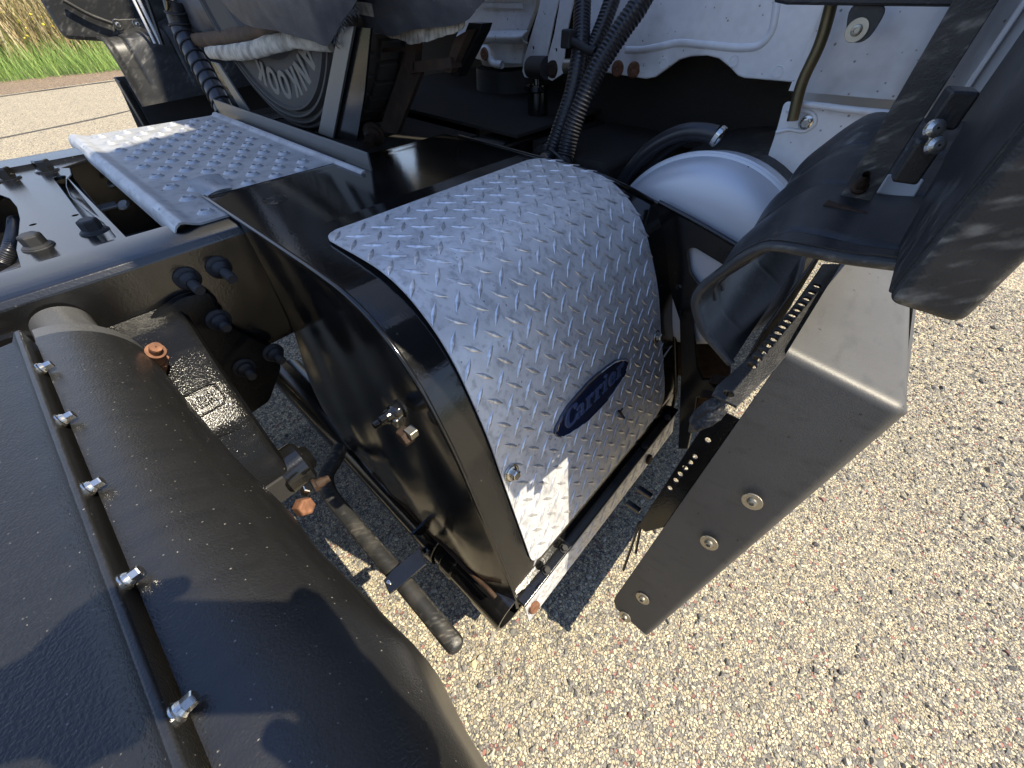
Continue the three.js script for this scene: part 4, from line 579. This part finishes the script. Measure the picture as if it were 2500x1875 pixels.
// ---- black quarter fairing (flared lip, raised ribs), right side; a mirrored one on the far side
const flareProfile = [[.056, 1.089], [.011, 1.082], [-.033, 1.079], [-.061, 1.074], [-.077, 1.059], [-.096, 1.029], [-.115, .995], [-.118, .978], [-.112, .962], [-.094, .937], [-.0625, .917], [-.042, .905]];
function flare(mirror) {
  const c = new THREE.CatmullRomCurve3((mirror ? [[.03, 1.10], [0, 1.10], [-.03, 1.098], [-.052, 1.09], [-.066, 1.07], [-.072, 1.05], [-.08, 1.01], [-.09, .955], [-.10, .90]] : flareProfile).map(([z, y]) => V(0, y, z)));
  const sgn = mirror ? -1 : 1, z0 = mirror ? -2.61 : 0, XL = mirror ? .45 : .55, dy = mirror ? .045 : 0;
  const ribs = mirror ? [.505, .53, .66, .685, .83, .855, .99] : [.60, .625, .735, .76, .87, .895, 1.0];
  const f = (u, v) => { const x = mix(XL, mirror ? 1.1 : 1.0, v), p = c.getPointAt(u), rib = -ribs.filter((_, i) => !(i & 1)).reduce((a, r) => a + .010 * Math.exp(-(((x - r - .01) / .005) ** 2)), 0) + .004 * Math.cos((x - ribs[0] - .01) / (ribs[2] - ribs[0]) * 6.28319 + Math.PI), k = sat((x - XL) / .6); const tz = -Math.cos(u * 2.2), lip = .012 * Math.exp(-(((x - XL) / .012) ** 2)); let y = p.y + dy + (mirror ? .2 * (1 - .75 * u * u) : .15 + .07 * u) * (x - XL) + (rib * (1 - u) + lip * (1 - u)), z = p.z - rib * 3 * u * (1 - u) * sat(3 - 3.4 * u) - lip * u * (1 - u) * 2 - .01 * k; return V(x, y, z0 + sgn * z); };
  const o = P('quarter_fairing', shell(44, 240, f, sgn * .008), M.plastic, mirror ? 'ribbed black plastic quarter fairing on the far side of the deck' : 'ribbed black plastic quarter fairing above the grey skirt panel');
  ribs.slice(0, 6).forEach((r) => part(o, 'rib', tube(Array.from({ length: 26 }, (_, i) => f(.03 + .72 * i / 25, (r - XL) / ((mirror ? 1.1 : 1.0) - XL))), .0048, 80, 8), M.plastic));
  part(o, 'lip', tube(Array.from({ length: 24 }, (_, i) => f(i / 23, 0)), .0065, 90, 10), M.dusty);
  return o;
}
{
  const f = flare(false); part(f, 'clip', orient(rbox(-.02, .02, -.012, .012, -.006, .006, .003), onX(...R2(1290, 490), .74), V(-1, .4, .2)), M.whiteDull);
  // flat vertical bar bolted to the fairing
  const bar = P('strut_bar', ext('x', [[-.035, 1.115], [-.028, 1.10], [-.012, 1.098], [-.001, 1.112], [-.001, 1.7], [-.035, 1.7]], .695, .702, { bevel: .001 }), M.dusty, 'grimy black flat bar standing on the quarter fairing');
  part(bar, 'bolt', stud(onX(...Td(940, 1450), .694), V(-.7, .7, 0), .0038, .02, { nut: .006 }), M.rustDark); part(bar, 'foot', rbox(.66, .70, 1.105, 1.111, -.045, .004, .002), M.rustDark);
}
// ---- side extenders: tall panels at the rear edge of the cab that shade the deck
for (const mirror of [false, true]) {
  const s = mirror ? -1 : 1, z = (a) => mirror ? -2.61 - a : a;
  const side = [[.42, 1.128], [.62, 1.105], [.95, 1.075], [1.28, 1.07], [1.28, 3.72], [.9, 3.56], [.44, 3.28], [.42, 3.2]];
  const e = P('side_extender', ext('z', roundPoly(mirror ? side.map(([x, y], i) => [i < 2 || i > 5 ? x - .07 : x, i < 4 ? y + .03 : y]) : side, .02, 4), z(.058), z(.098), { bevel: .012 }), mirror ? M.plastic : M.dusty, mirror ? 'black side extender panel with a washer bracket on the far side' : 'scuffed black side extender edge standing above the skirt panel');
  if (!mirror) {
    const seal = []; part(e, 'edge_seal', [rbox(.416, .436, 1.122, 3.2, .049, .099, .009, 3)], M.dusty);
    part(e, 'inner_face', ext('z', [[.43, 1.126], [.62, 1.103], [.95, 1.073], [1.1, 1.07], [1.1, 1.9], [.43, 1.9]], .047, .056, { bevel: .002 }), M.plastic);
    part(e, 'hinge', [orient(rbox(-.011, .011, -.015, .015, -.016, .016, .003), onX(...Rd(1000, 970), .62), V(-1, 0, .2)), orient(rbox(-.011, .011, -.019, .019, -.010, .010, .003), onX(...Rd(690, 1450), .60), V(-1, 0, .2))], M.plastic, 'black hinge blocks between strut bar and side extender');
    for (const q of [[850, 1160], [860, 1310]]) part(e, 'bolt', lathe([[.001, .006], [.004, .0055], [.0075, .003], [.0085, 0]], onX(...Rd(...q), .585), V(-.85, .3, .4), 22), M.zinc);
  } else {
    const q = (x, y) => onZ(...Ta(x, y), -2.655); const a = q(865, 150), b = q(1190, 240);
    part(e, 'bracket', rbox(a.x, b.x, b.y, a.y, -2.664, -2.648, .003), M.dusty); for (const [x, y] of [[905, 190], [1058, 187]]) part(e, 'washer', washerScrew(q(x, y).setZ(-2.647), V(0, 0, 1), .017), M.zinc);
    part(e, 'bracket_arm', tube([q(480, 0), q(680, 110), q(860, 180)].map((p) => p.setZ(-2.645)), .007, 20, 8), M.dusty);
    part(e, 'white_rail', [cyl(onZ(...Ta(1020, -20), -2.5), onZ(...Ta(1195, 335), -2.5), .005, .005, 10), cyl(onZ(...Ta(1060, -20), -2.5), onZ(...Ta(1240, 340), -2.5), .006, .006, 10)], M.white);
    part(e, 'black_rail', cyl(onZ(...Ta(1130, -20), -2.48), onZ(...Ta(1255, 345), -2.48), .008, .008, 10), M.gloss);
  }
}
flare(true);
P('cab_side_panel', ext('z', [[.76, 1.10], [.76, 2.2], [1.28, 2.2], [1.28, 1.10]], -2.60, -2.58), M.white, 'pale cab side panel beyond the wrapped hose');
// ---- skirt panel: leaning rear face, top face, outer face; perforated strips along its inner edge
const skirtB = (u, v) => { // u across (inner to outer), v up
  const lo = V(.376, .24, -.006).lerp(V(.376, .235, .095), u), hi = V(.552, .960, .0115).lerp(V(.572, .931, .161), u); return lo.lerp(hi, v);
};
{
  const corner = (u, v) => { const cut = v < .04 ? sat(1 - v / .04) ** 2 * .16 : 0; return skirtB(mix(cut, 1, u), v); };
  const wrap = (u, w) => { // w: 0..1 up the leaning face, 1..1.1 round the bend, 1.1..2 along the top face
    const o = sat((u - .93) / .07), roll = V(.012 * o * o, 0, 0); if (w <= 1) return corner(u, w * .985).add(roll);
    const a = skirtB(u, .985), b = skirtB(u, 1).add(V(.016, -.001, 0)); if (w <= 1.1) { const t = (w - 1) / .1, m = skirtB(u, 1).add(V(-.001, 0, 0)); return a.clone().multiplyScalar((1 - t) ** 2).addScaledVector(m, 2 * t * (1 - t)).addScaledVector(b, t * t).add(roll.multiplyScalar(1 - t)).add(V(0, -.010 * o * o * t, 0)); }
    const t = (w - 1.1) / .9; return b.add(V(.52 * t, .012 * t - .010 * o * o, -.06 * t * u)); };
  const ws = []; for (let i = 0; i <= 40; i++) ws.push(i / 40); for (let i = 1; i <= 8; i++) ws.push(1 + i / 80); for (let i = 1; i <= 30; i++) ws.push(1.1 + .9 * i / 30);
  const sk = P('skirt_panel', shell(34, ws.length - 1, (u, v) => wrap(u, ws[Math.round(v * (ws.length - 1))]), -.004), M.skirt, 'grey metal skirt panel leaning beside the step box');
  part(sk, 'outer_face', shell(30, 20, (u, v) => { const b = skirtB(1, v); return V(mix(b.x + .012, 2.6, u), mix(b.y, mix(.235, .96, v), u), b.z + .001 - .05 * sat(u * 3) * v - .004 * (1 - sat(u * 3))); }, .004), M.skirt);
  for (const [px, py] of [[1838, 1220], [1733, 1321], [1571, 1457], [1528, 1502]]) { // washers: ray meets the leaning face
    const v = ray(px, py), a = skirtB(0, 0), n = skirtB(1, 0).sub(a).cross(skirtB(0, 1).sub(a)).normalize(); const t = a.clone().sub(EYE).dot(n) / v.dot(n); if (n.x > 0) n.negate(); part(sk, 'washer', washerScrew(EYE.clone().addScaledVector(v, t).addScaledVector(n, .0045), n, .0155), M.zincDull);
  }
  // perforated strips: outlines met with the plane of the leaning face (a little behind it) and with a level plane
  const plate = (hit, U, W, O, pts, holes, r, th = .003) => { const f = ([a, b]) => { const q = hit(a, b).sub(O); return new THREE.Vector2(q.dot(U), q.dot(W)); }; const sh = new THREE.Shape(pts.map(f)); sh.holes = holes.map((h) => { const c = f(h); return new THREE.Path(circlePts(c.x, c.y, r, 14).map((q) => new THREE.Vector2(...q))); }); const g = new THREE.ExtrudeGeometry(sh, { depth: th, bevelEnabled: true, bevelThickness: .0006, bevelSize: .0006, bevelOffset: -.0006, bevelSegments: 1 }); g.applyMatrix4(new THREE.Matrix4().makeBasis(U, W, U.clone().cross(W)).setPosition(O)); return g; };
  const O = skirtB(0, 0).add(V(.022, 0, 0)), W = skirtB(0, 1).sub(skirtB(0, 0)).normalize(), U = V(0, 0, 1).addScaledVector(W, -W.z).normalize(), N = U.clone().cross(W);
  const hitB = (a, b) => { const v = ray(a, b); return EYE.clone().addScaledVector(v, O.clone().sub(EYE).dot(N) / v.dot(N)); };
  const low = P('perforated_strip', plate(hitB, U, W, O, [[1560, 1282], [1577, 1297], [1660, 1275], [1800, 1100], [1840, 1040], [1752, 995], [1700, 1065]], [[1729, 1073], [1697, 1113], [1686, 1127], [1674, 1141], [1662, 1156], [1651, 1171], [1636, 1190], [1570, 1274]], .0052), M.gloss, 'black perforated steel strip behind the skirt panel edge');
  const a0 = hitB(1563, 1262); part(low, 'stub', orient(rbox(-.006, .006, -.006, .006, -.02, .012, .002), hitB(1578, 1205), V(0, 0, 1)), M.gloss); part(low, 'stub', orient(rbox(-.006, .006, -.006, .006, -.02, .012, .002), hitB(1550, 1240), V(0, 0, 1)), M.gloss);
  part(low, 'wire', cyl(hitB(1562, 1275), hitB(1522, 1392), .003, .003, 8), M.gloss); part(low, 'wire', cyl(hitB(1566, 1275), hitB(1552, 1350), .003, .003, 8), M.gloss);
  const hitT = (a, b) => onY(a, b, .955);
  const tp = [[870, 1400], [900, 1340], [1160, 1110], [1290, 955], [1440, 780], [1600, 560], [1680, 440], [1880, 440], [1680, 740], [1470, 1045], [1330, 1215], [1050, 1490]].map((q) => R3(...q));
  const th = [[1160, 1185], [1200, 1135], [1240, 1083], [1280, 1035], [1317, 990], [1355, 943], [1390, 900], [1425, 858], [1460, 815], [1495, 775], [1530, 735], [1565, 695], [1602, 650], [1640, 600], [990, 1394]].map((q) => R3(...q));
  P('perforated_strip', plate(hitT, V(1, 0, 0), V(0, 0, -1), V(0, .953, 0), tp, th, .0062), M.gunge, 'black perforated steel strip along the skirt panel top');
  P('rail_angle', [rbox(.60, 1.1, .55, .950, -.030, -.026)], M.gunge, 'grimy black angle under the perforated strip');
  const bt = new THREE.IcosahedronGeometry(.020, 4), bpz = bt.attributes.position; for (let i = 0; i < bpz.count; i++) { const x = bpz.getX(i), y = bpz.getY(i), z = bpz.getZ(i), k = .45 + 1.1 * fbm(x * 60 + 9, y * 60 + z * 40 + 5, 3, 6); bpz.setXYZ(i, x * k * .8, y * k * .7, z * k * 1.7); } bt.computeVertexNormals();
  P('sealing_boot', orient(bt, onX(1728, 1010, .43), V(.3, 1, .3)), M.gunge, 'torn grimy black rubber boot on the perforated strip');
}
{ // the skirt on the far side, seen from inside
  const q = (x, y) => onZ(...Ta(x, y), -2.69); const a = q(900, 600), b = q(1110, 980), c = q(1690, 870);
  const sk = P('skirt_panel', ext('z', [[a.x, a.y], [a.x + .10, a.y + .0], [1.2, a.y - .02], [1.2, .25], [a.x - .1, .25]], -2.72, -2.712), M.skirt, 'grey skirt panel on the far side of the deck');
  part(sk, 'edge_flange', [ext('x', [[-2.72, .25], [-2.72, a.y], [-2.665, a.y - .012], [-2.665, .25]], a.x - .006, a.x, { bevel: .001 })], M.skirt); part(sk, 'inner_liner', rbox(a.x + .02, 1.2, .25, a.y - .03, -2.70, -2.66), M.dark);
}

// ================================================================ things carried by the truck
{ // spare tyre standing in the rack
  const C = V(.60, 1.425, -1.42), R = .43;
  const t = thing('spare_tyre', lathe([[.245, .02], [.262, .004], [.28, .0], [.30, .004], [.345, -.004], [.366, -.001], [.369, -.010], [.374, -.010], [.379, .003], [.383, .003], [.386, -.008], [.391, -.008], [.396, .006], [.400, .007], [.403, -.003], [.407, -.002], [.412, .012], [.415, .012], [.418, .005], [.421, .008], [.422, .022], [.428, .035], [R, .06], [R, .21], [.42, .24], [.37, .255], [.26, .25], [.245, .23]], C, V(1, 0, 0), 120), M.tyre, 'black spare tyre with raised maker letters held in the rack', 'tyre');
  part(t, 'rim', lathe([[.24, .03], [.235, .1], [.2, .16], [.001, .17], [.001, .175], [.205, .17], [.24, .22]], C, V(1, 0, 0), 60), M.zincDull);
  for (let i = 0; i < 52; i++) for (const [x0, x1, o] of [[.035, .085, 0], [.098, .152, .5], [.165, .225, 0]]) { const a = (i + o) / 52 * 6.28319; if (Math.cos(a) > .35) continue; const g = rbox(-.021, .021, -.007, .007, 0, x1 - x0, .002, 1); const n = V(0, Math.cos(a), Math.sin(a)); orient(g, C.clone().addScaledVector(n, R + .004).add(V(x0, 0, 0)), V(1, 0, 0), n); part(t, 'tread_block', g, M.tyre); }
  // letters round the lower sidewall, tops outwards
  const font = globalThis.__font2, word = 'HANKOOK', step = .205, mid = Math.PI + .10;
  word.split('').forEach((ch, i) => { const a = Math.PI - (-21 + (6 - i) * 12.4) * Math.PI / 180; const mkL = (grow, depth) => { const g = new TextGeometry(ch, { font, size: .062, depth, curveSegments: 5, bevelEnabled: true, bevelThickness: .0006, bevelSize: grow, bevelOffset: 0, bevelSegments: 1 }); g.computeBoundingBox(); g.translate(-(g.boundingBox.max.x + g.boundingBox.min.x) / 2, 0, 0); return g; };
    const up = V(0, Math.cos(a), Math.sin(a)), nrm = V(-1, 0, 0), xd = up.clone().cross(nrm), base = C.clone().addScaledVector(up, .285).add(V(-.0005, 0, 0)), m = new THREE.Matrix4().makeBasis(xd, up, nrm).setPosition(base);
    part(t, 'letter', mkL(.0012, .003).applyMatrix4(m), M.tyreLetter); });
}
{ // torn vinyl cover slumped over the tyre: outer skin and pale lining
  const curve = (pts, x) => new THREE.CatmullRomCurve3(pts.map(([a, b, dx = 0]) => onX(...Rb(a, b), x + dx)));
  const wr = (u, v, s) => .010 * (fbm(u * 7, v * 3, 4, s) - .5) + .012 * (fbm(u * 3 + v * 2, v * 1.5, 3, s + 9) - .5);
  const skin = (low, x, h, bulge, s, n = 70, m = 30) => { const c = curve(low, x); return shell(n, m, (u, v) => { const p = c.getPointAt(u); return V(p.x - bulge * Math.sin(Math.PI * Math.min(1, v * 1.15 + .08)) * (.6 + .4 * Math.sin(u * 3.1)) + .16 * v * v + wr(u * 2, v * 2, s), mix(p.y, p.y * .2 + 1.62 * .8, v) - .0, p.z + .02 * (fbm(u * 4, v * 2, 3, s + 4) - .5) * v); }, .004); };
  const low = [[360, -40], [420, 40], [500, 125], [600, 172], [740, 195], [880, 232], [1000, 268], [1080, 292], [1110, 230], [1150, 150], [1200, 95], [1262, 20], [1280, -30]];
  const t = thing('torn_cover', skin(low, .555, .3, .05, 3), M.vinyl, 'torn charcoal vinyl cover slumped over the spare tyre', 'cover');
  part(t, 'torn_flap', skin([[1230, -20], [1290, 95], [1340, 180], [1420, 215], [1510, 228], [1600, 195], [1740, 178], [1900, 158], [2000, 110], [2060, 30], [2100, -40]], .66, .3, .05, 11), M.vinyl);
  part(t, 'back_fold', skin([[90, -40], [110, 60], [140, 150], [250, 200], [380, 205], [520, 190], [600, 160], [640, 60]], .63, .3, .03, 21), M.vinyl);
  const roll = (pts, x, r0, name, m) => { const c = curve(pts, x), n = 70; const rings = []; for (let i = 0; i <= n; i++) { const u = i / n, p = c.getPointAt(u), T = c.getTangentAt(u), side = T.clone().cross(V(1, 0, 0)).normalize(), k = r0 * (.55 + .45 * Math.sin(Math.PI * Math.min(1, .12 + u * .9))) * (1 + .25 * (fbm(u * 12, 2, 3, 7) - .5)); rings.push(Array.from({ length: 18 }, (_, j) => { const a = j / 18 * 6.28319, q = k * (1 + .22 * (fbm(u * 9 + j * .3, j / 18 * 3, 3, 13) - .5) + .035 * Math.sin(u * 34 + j * .9)); return p.clone().addScaledVector(side, q * Math.cos(a)).addScaledVector(V(1, 0, 0), .6 * q * Math.sin(a)); })); } return part(t, name, loft(rings), m); };
  roll([[285, 340], [420, 340], [560, 325], [700, 285], [830, 262], [960, 282], [1070, 295]], .575, .021, 'lining_roll', M.lining);
  roll([[170, 262], [330, 255], [480, 235], [620, 205], [760, 205]], .60, .022, 'lining_roll', M.liningDirty);
  part(t, 'torn_lining', shell(50, 8, (u, v) => { const a = curve([[1165, 165], [1250, 180], [1350, 205], [1470, 245], [1600, 283], [1700, 262], [1800, 235], [1900, 195], [1930, 160]], .665).getPointAt(u); return V(a.x + wr(u * 3, v, 31) + .01 * v, a.y + v * .09 + .006 * (fbm(u * 14, 1, 3, 5) - .5) * (1 - v), a.z); }, .003), M.lining);
  part(t, 'torn_lining', shell(16, 8, (u, v) => { const a = onX(...Rb(mix(1200, 1350, u), mix(110, 30, v) - 20 * Math.sin(u * 3.1)), .63); a.x -= .015 * Math.sin(u * 3.1); return a; }, .003), M.lining);
  const fr = []; for (let i = 0; i < 60; i++) { const u = i / 59, c = curve([[1090, 285], [1100, 235], [1130, 170], [1175, 110], [1240, 40]], .548).getPointAt(u); fr.push(cyl(c, c.clone().add(V(rr(-.004, .004), rr(-.012, .004), rr(.004, .016))), .0011, .0004, 5)); } part(t, 'frayed_edge', fr, M.dark);
}
thing('twig', [tube([Tc(965, 740), Tc(972, 765), Tc(978, 790), Tc(985, 815)].map(([a, b], i) => { const f = onPlate(.652 + i * .006, 1.085 + i * .012, .005); return f.p; }), .0035, 16, 7), tube([onPlate(.655, 1.09, .005).p, onPlate(.666, 1.086, .007).p], .002, 6, 6)], M.dark, 'short dark twig lying on the tread plate below the badge', 'twig');
{ const f = onPlate(.885, 1.06, .01).p, h = onX(...R3(580, 1030), .985); thing('straw', tube([f, f.clone().lerp(h, .5).add(V(0, .004, 0)), h], .0022, 20, 6), std({ color: lin(.55, .5, .4), roughness: .7 }), 'pale dry straw caught at the front edge of the step box', 'straw'); }

// ================================================================ the person who holds the phone (outside the picture; casts the shadow on the fender)
{
  const at = (r, u, d) => EYE.clone().addScaledVector(camR, r + .046).addScaledVector(camU, u).addScaledVector(camD, d);
  const ph = new RoundedBoxGeometry(.152, .075, .008, 3, .0038); ph.applyMatrix4(new THREE.Matrix4().makeBasis(camR, camU, camD.clone().negate()).setPosition(at(-.028, -.006, -.03)));
  thing('smartphone', ph, M.dark, 'black smartphone held out above the fender', 'phone');
  const caps = []; const cap = (a, b, ra, rb = ra) => caps.push([a, b, ra, rb]);
  const hip = V(-.50, .95, .56), chest = V(-.46, 1.34, .50), neck = V(-.44, 1.52, .47), head = V(-.41, 1.66, .44);
  cap(hip, V(-.48, 1.14, .53), .135, .125); cap(V(-.48, 1.14, .53), chest, .125, .14); cap(chest, neck, .12, .06); cap(neck, head, .055, .06); cap(head, head.clone().add(V(.02, .03, -.01)), .095, .09);
  for (const s of [-1, 1]) { const h = hip.clone().add(V(s * .07, -.05, s * .08)), k = V(-.50 + s * .09, .5, .58 + s * .10), a = V(-.52 + s * .10, .09, .58 + s * .11); cap(h, k, .085, .06); cap(k, a, .058, .04); cap(a, a.clone().add(V(.17, -.045, -.10)), .042, .035); }
  const sh = [chest.clone().add(V(-.13, .1, -.14)), chest.clone().add(V(.13, .1, .14))];
  const wrL = at(-.165, -.028, -.075), wrR = at(.135, -.055, -.07), elL = at(-.30, -.16, -.33), elR = at(.24, -.24, -.25);
  cap(sh[0], elL, .055, .042); cap(elL, wrL, .04, .026); cap(sh[1], elR, .055, .042); cap(elR, wrR, .04, .026); cap(chest, sh[0], .1, .06); cap(chest, sh[1], .1, .06);
  const hands = [[], []];
  const H = (k, a, b, ra, rb) => hands[k].push([a, b, ra, rb]);
  // left hand: palm at the end of the phone, fingers over the top edge, thumb below
  H(0, wrL, at(-.125, -.022, -.055), .026, .025); H(0, at(-.13, -.02, -.055), at(-.105, -.012, -.05), .024, .02);
  [[.036, -.062], [.030, -.078], [.018, -.092], [.002, -.103]].forEach(([u, r], i) => { H(0, at(-.118 + i * -.002, .008 - i * .009, -.05), at(r - .02, u + .004, -.046), .0095, .009); H(0, at(r - .02, u + .004, -.046), at(r, u, -.018), .009, .0078); });
  H(0, at(-.12, -.03, -.055), at(-.095, -.05, -.045), .012, .010); H(0, at(-.095, -.05, -.045), at(-.07, -.046, -.040), .010, .0085);
  H(1, wrR, at(.088, -.028, -.055), .026, .026); H(1, at(.09, -.026, -.055), at(.066, -.012, -.05), .024, .022);
  [[.030, .040], [.024, .052], [.010, .060], [-.006, .064]].forEach(([u, r], i) => { H(1, at(.078 + i * .002, .004 - i * .009, -.05), at(r + .018, u + .006, -.046), .0095, .009); H(1, at(r + .018, u + .006, -.046), at(r, u, -.02), .009, .0078); });
  H(1, at(.078, -.04, -.055), at(.05, -.058, -.045), .012, .010); H(1, at(.05, -.058, -.045), at(.022, -.05, -.040), .010, .0085);
  const sd = (p, [a, b, ra, rb]) => { const ab = b.clone().sub(a), t = sat(p.clone().sub(a).dot(ab) / ab.lengthSq()); return p.distanceTo(a.clone().addScaledVector(ab, t)) - mix(ra, rb, t); };
  const field = (list, center, half, res, k) => { const mc = new MarchingCubes(res, new THREE.MeshBasicMaterial(), false, false, 400000); mc.isolation = 0; const p = V(); for (let z = 0; z < res; z++) for (let y = 0; y < res; y++) for (let x = 0; x < res; x++) { p.set((x - res / 2) / (res / 2) * half + center.x, (y - res / 2) / (res / 2) * half + center.y, (z - res / 2) / (res / 2) * half + center.z); let s = 0; for (const c of list) { const d = sd(p, c); s += Math.exp(-Math.min(d, .5) / k); } mc.field[x + y * res + z * res * res] = k * Math.log(s + 1e-30) * 1; } mc.update(); const n = mc.count, g = new THREE.BufferGeometry(); g.setAttribute('position', new THREE.BufferAttribute(mc.positionArray.slice(0, n * 3), 3)); g.setAttribute('normal', new THREE.BufferAttribute(mc.normalArray.slice(0, n * 3), 3)); g.scale(half, half, half); g.translate(center.x, center.y, center.z); return clean(g); };
  const body = field(caps, V(-.36, .90, .44), .96, 72, .02);
  const gl = hands.map((h, i) => field(h, i ? at(.08, -.02, -.05) : at(-.105, -.01, -.05), .085, 46, .004));
  const person = thing('person', [body, ...gl], std({ color: lin(.12, .13, .17), roughness: .8 }), 'person in dark clothes holding a phone out with both hands', 'person');
  part(person, 'hair', new THREE.SphereGeometry(.104, 24, 16, 0, 6.3, 0, 1.7).translate(head.x + .0, head.y + .025, head.z), M.dark);
  part(person, 'nose', new THREE.ConeGeometry(.014, .035, 10).translate(head.x + .085, head.y, head.z - .06), std({ color: lin(.45, .3, .22), roughness: .6 }));
}

renderer.render(scene, camera);
